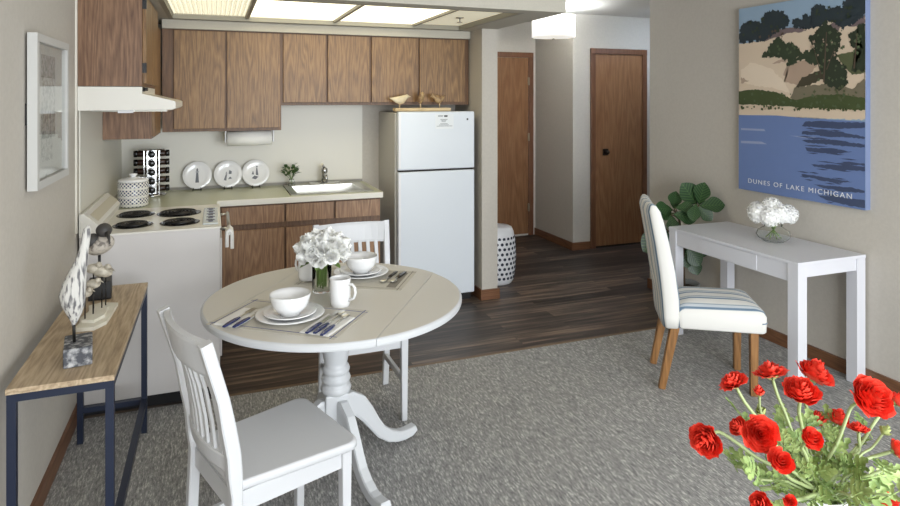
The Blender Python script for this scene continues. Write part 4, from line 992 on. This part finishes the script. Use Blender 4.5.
# ------------------------------------------------------------------ console table with bird sculptures
t = thing('console_table', 'narrow console table with a light oak top and navy metal frame along the left wall', 'table', (-.458, 2.78, 0))
xa, xb, ya, yb, z = -.598, -.302, 2.25, 3.325, .712
q = M(); q.box(xa, xb, ya, yb, z-.018, z, .0015); q.done('tabletop', console_m, t, world=True)
for x in (xa+.002, xb-.027):
    for y in (ya+.005, yb-.03):
        q = M(); q.box(x, x+.025, y, y+.025, 0, z-.043, .001); q.done('leg', navy_m, t, world=True)
q = M()
q.box(xa+.002, xb-.002, ya+.005, ya+.03, z-.043, z-.0185); q.box(xa+.002, xb-.002, yb-.03, yb-.005, z-.043, z-.0185)
q.box(xa+.002, xa+.027, ya+.03, yb-.03, z-.043, z-.0185); q.box(xb-.027, xb-.002, ya+.03, yb-.03, z-.043, z-.0185); q.done('top_frame', navy_m, t, world=True)
q = M(); q.box(xa+.027, xb-.027, yb-.03, yb-.005, .14, .165); q.box(xb-.027, xb-.002, ya+.03, yb-.03, .14, .165); q.box(xa+.027, xb-.027, ya+.005, ya+.03, .02, .045); q.done('lower_rail', navy_m, t, world=True)

z0 = .7125
t = thing('bird_sculpture', 'long-necked distressed white bird sculpture on a rough grey block on the console table', 'sculpture', (-.445, 2.42, z0))
q = M(); q.box(-.042, .042, -.075, .075, 0, .062, .004, rot((-.435, 2.43, z0), math.radians(9))); q.done('base_block', distress_dk, t, world=True)
q = M(); q.tube([(-.445, 2.42, z0+.06), (-.447, 2.42, z0+.14)], .005, 8); q.done('rod', darksteel, t, world=True)
q = M()
sp_ = [(.004, .115, .0), (.012, .13, .004), (.03, .16, .004), (.046, .195, .0), (.050, .225, -.002), (.045, .26, .004), (.034, .30, .014), (.025, .335, .024), (.019, .37, .032), (.017, .41, .038), (.015, .44, .042), (.004, .455, .045)]
rings = []
for r_, zz, dx_ in sp_:
    r_ *= .80; dx_ -= .002
    rings.append([q.bm.verts.new(V((-.447+dx_+r_*math.cos(2*PI*k/20), 2.42+r_*.8*math.sin(2*PI*k/20), z0+zz))) for k in range(20)])
q._skin(rings, True, True); q.done('bird_body', distress, t, world=True)
t = thing('bird_sculpture', 'stout bird sculpture with a dark head on a black rod and block', 'sculpture', (-.485, 3.15, z0))
q = M(); q.box(-.045, .045, -.05, .05, 0, .08, .004, rot((-.478, 3.15, z0), .1)); q.done('base_block', black_m, t, world=True)
q = M(); q.tube([(-.482, 3.15, z0+.08), (-.482, 3.15, z0+.20)], .006, 8); q.done('rod', black_m, t, world=True)
q = M(); mt2 = Matrix.Rotation(-.45, 3, 'Y'); q.ball((-.477, 3.15, z0+.232), .056, (1.05, .8, .72), 20, mt2); q.done('bird_body', noisy('speckled_body', (196, 188, 176), (120, 112, 104), 40, .6, lo=.5, hi=.64), t, world=True)
q = M(); q.ball((-.463, 3.145, z0+.298), .033, (1, 1, .95), 18); q.ball((-.510, 3.148, z0+.252), .045, (.8, .8, .75), 16, mt2); q.tube([(-.448, 3.12, z0+.29), (-.435, 3.085, z0+.27), (-.43, 3.07, z0+.25)], [.010, .006, .002], 8); q.done('bird_head', darkbird, t, world=True)
t = thing('bird_flock_sculpture', 'cluster of small pale birds on thin dark legs on a ragged stone slab', 'sculpture', (-.46, 2.85, z0))
q = M(); q.prism([(-.05, -.15), (.02, -.155), (.055, -.10), (.06, .0), (.065, .13), (.0, .16), (-.045, .13), (-.03, .05), (-.05, -.03), (-.04, -.09)], 0, .014, 'z', rot((-.452, 2.86, z0), .0))
q.prism([(-.03, -.09), (.015, -.11), (.045, -.05), (.04, .06), (.01, .10), (-.02, .05)], .014, .026, 'z', rot((-.455, 2.86, z0), .0)); q.done('stone_slab', stone_m, t, world=True)
for k, (x, y, h, s_) in enumerate(((-.475, 2.78, .105, 1.0), (-.455, 2.83, .125, 1.05), (-.435, 2.90, .155, 1.25), (-.425, 2.93, .14, 1.0), (-.465, 2.90, .17, 1.1))):
    q = M(); q.ball((x, y, z0+.02+h), .021*s_, (1.25, .9, .85), 14); q.ball((x+.018*s_, y-.01, z0+.02+h+.014*s_), .011*s_, (1, 1, 1), 10); q.tube([(x+.026*s_, y-.014, z0+.02+h+.014), (x+.038*s_, y-.02, z0+.02+h+.008)], [.004, .001], 6); q.done('bird', shell_m, t, world=True)
    q = M(); q.tube([(x, y, z0+.018), (x, y, z0+.015+h)], .0028, 6); q.done('peg', darksteel, t, world=True)

# ------------------------------------------------------------------ desk, its flowers, parsons chair
t = thing('desk', 'white rectangular desk with square legs against the right wall under the canvas', 'desk', (3.13, 2.93, 0))
xa, xb, ya, yb, z = 2.900, 3.416, 2.445, 3.455, .722
q = M(); q.box(xa, xb, ya, yb, z-.018, z, .0015); q.done('desktop', deskw, t, world=True)
for x in (xa+.002, xb-.067):
    for y in (ya+.002, yb-.067):
        q = M(); q.box(x, x+.065, y, y+.065, 0, z-.0185, .001); q.done('leg', deskw, t, world=True)
q = M(); q.box(xa+.01, xa+.028, ya+.067, yb-.067, z-.115, z-.0185); q.box(xb-.028, xb-.01, ya+.067, yb-.067, z-.115, z-.0185); q.box(xa+.067, xb-.067, ya+.01, ya+.028, z-.085, z-.0185); q.box(xa+.067, xb-.067, yb-.028, yb-.01, z-.085, z-.0185); q.done('apron', deskw, t, world=True)
q = M(); q.box(xa+.006, xa+.012, ya+.28, yb-.28, z-.108, z-.022, .001); q.done('drawer', deskw, t, world=True)

DX, DY = 3.205, 2.875
q = M(); q.lathe([(r_*1.26, z_*1.2) for r_, z_ in [(.035, 0), (.05, .002), (.072, .02), (.078, .035), (.070, .055), (.045, .072), (.038, .078), (.041, .085), (.038, .085), (.034, .078), (.041, .07), (.066, .054), (.073, .035), (.067, .021), (.04, .006), (.001, .006)]], (DX, DY, z+.0005), 44)
tag(q.done('glass_bowl_vase', glass_m), 'low round clear glass vase on the white desk', 'vase')
q = M()
rh_ = random.Random(9)
for i in range(46):
    zz = 1-1.6*(i+.5)/46; a = i*2.39996; rr_ = math.sqrt(max(0, 1-zz*zz)); d = V((rr_*math.cos(a), rr_*math.sin(a), zz)); c = d*.86
    mm_ = face_m(c, d, .30, a)
    for k in range(4):
        b = k*PI/2+rh_.uniform(-.2, .2)
        q2 = mm_ @ V((0, 0, 0)); n0 = len(q.bm.verts)
        vs = [q.bm.verts.new(mm_ @ V(p)) for p in ((0, 0, 0), (.55*math.cos(b-.55), .55*math.sin(b-.55), .22), (.95*math.cos(b-.15), .95*math.sin(b-.15), .18+rh_.uniform(-.2, .2)), (.95*math.cos(b+.25), .95*math.sin(b+.25), .15), (.5*math.cos(b+.6), .5*math.sin(b+.6), .22))]
        f = q.bm.faces.new(vs); f.smooth = True
hyd = bpy.data.meshes.new('flower_head'); q.ball((0, 0, 0), .82, (1, 1, .9), 12); q.bm.to_mesh(hyd); q.bm.free(); hyd.materials.append(white_pet)
for i, (ox, oy, oz) in enumerate(((-.065, .03, .145), (0, -.045, .15), (.06, -.03, .142), (.045, .055, .15), (-.03, .07, .148), (0, .01, .178), (-.055, -.03, .138))):
    t = thing('hydrangea', 'white ruffled hydrangea bloom in the round glass vase on the desk', 'flower', (DX, DY, z+.01), 0, 'white blooms in the desk vase')
    h = bpy.data.objects.new('flower_head', hyd); COL.objects.link(h); h.parent = t; h.matrix_local = face_m(V((ox*1.2, oy*1.2, oz*1.12-.005)), (ox*4, oy*4, .5), .066, i)
    q = M(); a = i*.9+2.5; q.tube([(.045*math.cos(a), .045*math.sin(a), .012), (-.012*math.cos(a), -.012*math.sin(a), .072), (ox*.5, oy*.5, .105), (ox, oy, oz-.03)], .003, 6); q.done('stem', stemg, t)

# parsons chair
t = thing('upholstered_chair', 'blue and white striped high-back upholstered chair with honey wood legs at the desk', 'chair', (2.635, 2.80, 0), math.radians(-31))
# local: +x is the front; footprint x -.24..+.24, y -.2...2
q = M()
def seatfn(u, v): return None
rings = []
for zz, ins, bul in ((.345, .0, 0), (.352, -.004, 0), (.43, -.006, 0), (.455, .004, 0), (.472, .03, 0), (.484, .075, 0), (.49, .13, 0)):
    ring = []
    for cx, cy, a0 in ((.245, .205, 0), (-.20, .195, 90), (-.20, -.195, 180), (.245, -.205, 270)):
        for k in range(5):
            a = math.radians(a0+k*22.5); r_ = .03
            sx_ = 1 if cx > 0 else -1; sy_ = 1 if cy > 0 else -1
            ring.append(q.bm.verts.new(V((cx-sx_*(r_+ins)+r_*math.cos(a), cy-sy_*(r_+ins)+r_*math.sin(a), zz))))
    rings.append(ring)
pip = [tuple(v.co.lerp(w.co, .62)+(v.co-V((0, 0, v.co.z))).normalized()*.001) for v, w in zip(rings[1], rings[2])]
q._skin(rings, True, True); q.done('seat', stripe_m, t)
q = M(); q.tube(pip[15:]+pip[:6], .0032, 6); q.done('piping', mat('blue_grey_piping', (112, 132, 150), .8), t)
q = M(); rings = []
for zz, xo, th in ((.345, -.235, .09), (.40, -.235, .105), (.50, -.24, .11), (.65, -.256, .105), (.80, -.282, .095), (.92, -.308, .085), (.975, -.322, .075), (1.005, -.329, .045), (1.015, -.332, .02)):
    ring = []
    hw = .205 if zz < 1.0 else .205-(zz-1.0)*1.2
    for k in range(28):
        a = 2*PI*k/28; ca, sa = math.cos(a), math.sin(a)
        px_ = abs(ca)**.45*math.copysign(1, ca)*th/2; py_ = abs(sa)**.35*math.copysign(1, sa)*hw
        ring.append(q.bm.verts.new(V((xo+px_-.018*(1-(py_/.2)**2)*(zz > .5), py_, zz))))
    rings.append(ring)
q._skin(rings, True, True); q.done('backrest', stripe_m, t)
for s_ in (-1, 1):
    q = M(); q.bar((.19, s_*.165, .346), (.19, s_*.165, 0), .042, bev=.003, w1=.036, d1=.036); q.done('leg', legwood, t)
    q = M(); q.bar((-.215, s_*.165, .346), (-.285, s_*.165, 0), .046, bev=.003, w1=.036, d1=.036); q.done('leg', legwood, t)

# ------------------------------------------------------------------ fiddle leaf plant and garden stool
FX, FY = 3.27, 3.73
t = thing('fiddle_leaf_fig', 'fiddle leaf fig with big dark green leaves behind the desk at the wall end', 'plant', (FX, FY, .0))
q = M(); q.lathe([(.08, .0), (.09, .005), (.11, .21), (.115, .225), (.105, .225), (.10, .19), (.001, .19)], (FX, FY, 0), 36); q.done('pot', pot_m, t, world=True)
q = M(); q.lathe([(.10, .19), (.06, .20), (.001, .202)], (FX, FY, 0), 24); q.done('soil', mat('soil', (58, 46, 36), .95), t, world=True)
FIG = [((3.308, 3.615, 0.819), (3.305, 3.563, 0.986)), ((3.33, 3.66, 0.81), (3.198, 3.656, 0.972)), ((3.271, 3.575, 0.82), (3.409, 3.47, 0.843)), ((3.264, 3.578, 0.813), (3.315, 3.505, 0.736)), ((3.215, 3.543, 0.843), (3.159, 3.511, 0.752)), ((3.206, 3.76, 0.772), (3.182, 3.716, 0.906)), ((3.147, 3.676, 0.797), (3.197, 3.603, 0.813)), ((3.199, 3.763, 0.764), (3.047, 3.767, 0.795)), ((3.116, 3.666, 0.757), (3.243, 3.564, 0.73)), ((3.199, 3.763, 0.742), (3.068, 3.759, 0.721)), ((3.15, 3.728, 0.736), (3.13, 3.682, 0.665)), ((3.261, 3.686, 0.507), (3.314, 3.612, 0.373)), ((3.283, 3.731, 0.48), (3.261, 3.686, 0.345)), ((3.317, 3.718, 0.421), (3.337, 3.657, 0.293)), ((3.296, 3.726, 0.518), (3.413, 3.629, 0.448)), ((3.318, 3.771, 0.506), (3.255, 3.742, 0.376)), ((3.218, 3.863, 0.601), (3.025, 3.882, 0.446)), ((3.237, 3.909, 0.606), (3.089, 3.911, 0.555)), ((3.232, 3.857, 0.586), (3.127, 3.843, 0.468))]
q = M()
hub = [V((FX-.01, FY, .50)), V((FX+.02, FY-.06, .72)), V((FX-.06, FY-.02, .70))]
q.tube([(FX, FY, .19), tuple(hub[0])], .012, 8); q.tube([tuple(hub[0]), tuple(hub[1])], .009, 8); q.tube([tuple(hub[0]), tuple(hub[2])], .008, 8)
for b0, b1 in FIG:
    b0 = V(b0); hh = min(hub, key=lambda h: (h-b0).length); q.tube([tuple(hh), tuple(hh.lerp(b0, .5)+V((0, 0, .01))), tuple(b0)], .004, 6)
q.done('trunk', bark_m, t, world=True)
def fig_shape(u): return max(.03, (math.sin(PI*u**1.35)**.75)*(1-.18*math.exp(-((u-.36)/.12)**2)))
q = M(); leaf_mesh(q, (0, 0, 0), (1, 0, 0), 1, .72, curl=.10, fold=.20, shape=fig_shape, n=14)
lf_me = bpy.data.meshes.new('leaf'); q.bm.to_mesh(lf_me); q.bm.free()
fig2 = mat('fig_leaf_green', (52, 88, 44), .38); tt = NT(fig2)
tc = tt.n('ShaderNodeTexCoord'); sx = tt.n('ShaderNodeSeparateXYZ'); tt.l(tc, 'Object', sx, 0)
ab = tt.n('ShaderNodeMath', operation='ABSOLUTE'); tt.l(sx, 'Y', ab, 0)
sm = tt.n('ShaderNodeMath', operation='SUBTRACT'); tt.l(sx, 'X', sm, 0); tt.l(ab, 0, sm, 1)
ml_ = tt.n('ShaderNodeMath', operation='MULTIPLY'); ml_.inputs[1].default_value = 8; tt.l(sm, 0, ml_, 0)
fr_ = tt.n('ShaderNodeMath', operation='PINGPONG'); fr_.inputs[1].default_value = .5; tt.l(ml_, 0, fr_, 0)
m5 = tt.n('ShaderNodeMath', operation='MULTIPLY'); m5.inputs[1].default_value = 14; tt.l(ab, 0, m5, 0)
mn = tt.n('ShaderNodeMath', operation='MINIMUM'); tt.l(fr_, 0, mn, 0); tt.l(m5, 0, mn, 1)
rp = tt.ramp([(0, (104, 132, 76)), (.07, (54, 86, 44)), (.2, (34, 64, 34))]); tt.l(mn, 0, rp, 0); tt.l(rp, 0, tt.b, 'Base Color')
lf_me.materials.append(fig2)
for b0, b1 in FIG:
    b0, b1 = V(b0), V(b1); d = (b1-b0); L = d.length; d.normalize()
    n_ = V((-.62, -.55, .55)) if b1.z > .7 else V((-.6, -.75, .25))
    y_ = n_.cross(d).normalized(); z_ = d.cross(y_)
    L = max(L, .13)
    o = bpy.data.objects.new('leaf', lf_me); COL.objects.link(o); o.parent = t
    o.matrix_local = Matrix.Translation(b0-V((FX, FY, 0))) @ Matrix((d, y_, z_)).transposed().to_4x4() @ Matrix.Diagonal((L, L, L, 1))

t = thing('garden_stool', 'white ceramic garden stool with pierced dark holes in the hallway beside the wall end', 'stool', (2.30, 4.95, 0))
q = M(); prof = [(.13, 0), (.135, .004), (.15, .03), (.165, .12), (.172, .24), (.165, .36), (.15, .44), (.135, .475), (.12, .483), (.001, .486)]
q.lathe(prof, (2.30, 4.95, 0), 48); q.done('stool_body', white_cer, t, world=True)
q = M()
def rad_at(z):
    for (r0, a), (r1, b) in zip(prof, prof[1:]):
        if a <= z <= b: return r0+(r1-r0)*(z-a)/(b-a)
for j in range(9):
    zz = .06+j*.042
    for k in range(24):
        a = 2*PI*(k+.5*(j % 2))/24; rr_ = rad_at(zz)
        if math.cos(a) > .5 and math.sin(a) > .5: continue
        c = V((2.30+(rr_-.003)*math.cos(a), 4.95+(rr_-.003)*math.sin(a), zz)); q.prism([(.0135*math.cos(PI/4*i), .0135*math.sin(PI/4*i)) for i in range(8)], 0, .0045, 'z', face_m(c, (math.cos(a), math.sin(a), 0)))
o = q.done('pierced_pattern', mat('hole_blue_grey', (48, 54, 70), .7), t, world=True)

# ------------------------------------------------------------------ light
def area(name, loc, rot_, sx, sy, power, col):
    L = bpy.data.lights.new(name, 'AREA'); L.shape = 'RECTANGLE'; L.size = sx; L.size_y = sy; L.energy = power; L.color = col
    o = bpy.data.objects.new(name, L); COL.objects.link(o); o.location = loc; o.rotation_euler = rot_; return o
area('window_daylight', (1.6, -1.72, 1.3), (PI/2, 0, 0), 3.0, 1.9, 150, (.90, .95, 1.0))
L = bpy.data.lights.new('hall_bulb', 'POINT'); L.energy = 34; L.color = (.86, .94, 1); L.shadow_soft_size = .06
o = bpy.data.objects.new('hall_bulb', L); COL.objects.link(o); o.location = (3.05, 5.26, 2.36)
W = bpy.data.worlds.new('daylight'); S.world = W; W.use_nodes = True
W.node_tree.nodes['Background'].inputs[0].default_value = (.85, .92, 1, 1); W.node_tree.nodes['Background'].inputs[1].default_value = 1.5

cam = bpy.data.cameras.new('camera'); co = bpy.data.objects.new('camera', cam); COL.objects.link(co)
co.location = (0, 0, 1.6); co.rotation_euler = (PI/2, 0, -math.radians(20.67))
cam.sensor_width = 36; cam.lens = 36*623/900; cam.shift_y = -(253-98)/900; cam.clip_start = .05
S.camera = co
S.view_settings.view_transform = 'Standard'; S.view_settings.look = 'None'; S.view_settings.exposure = .42; S.view_settings.gamma = 1; S.view_settings.use_curve_mapping = False
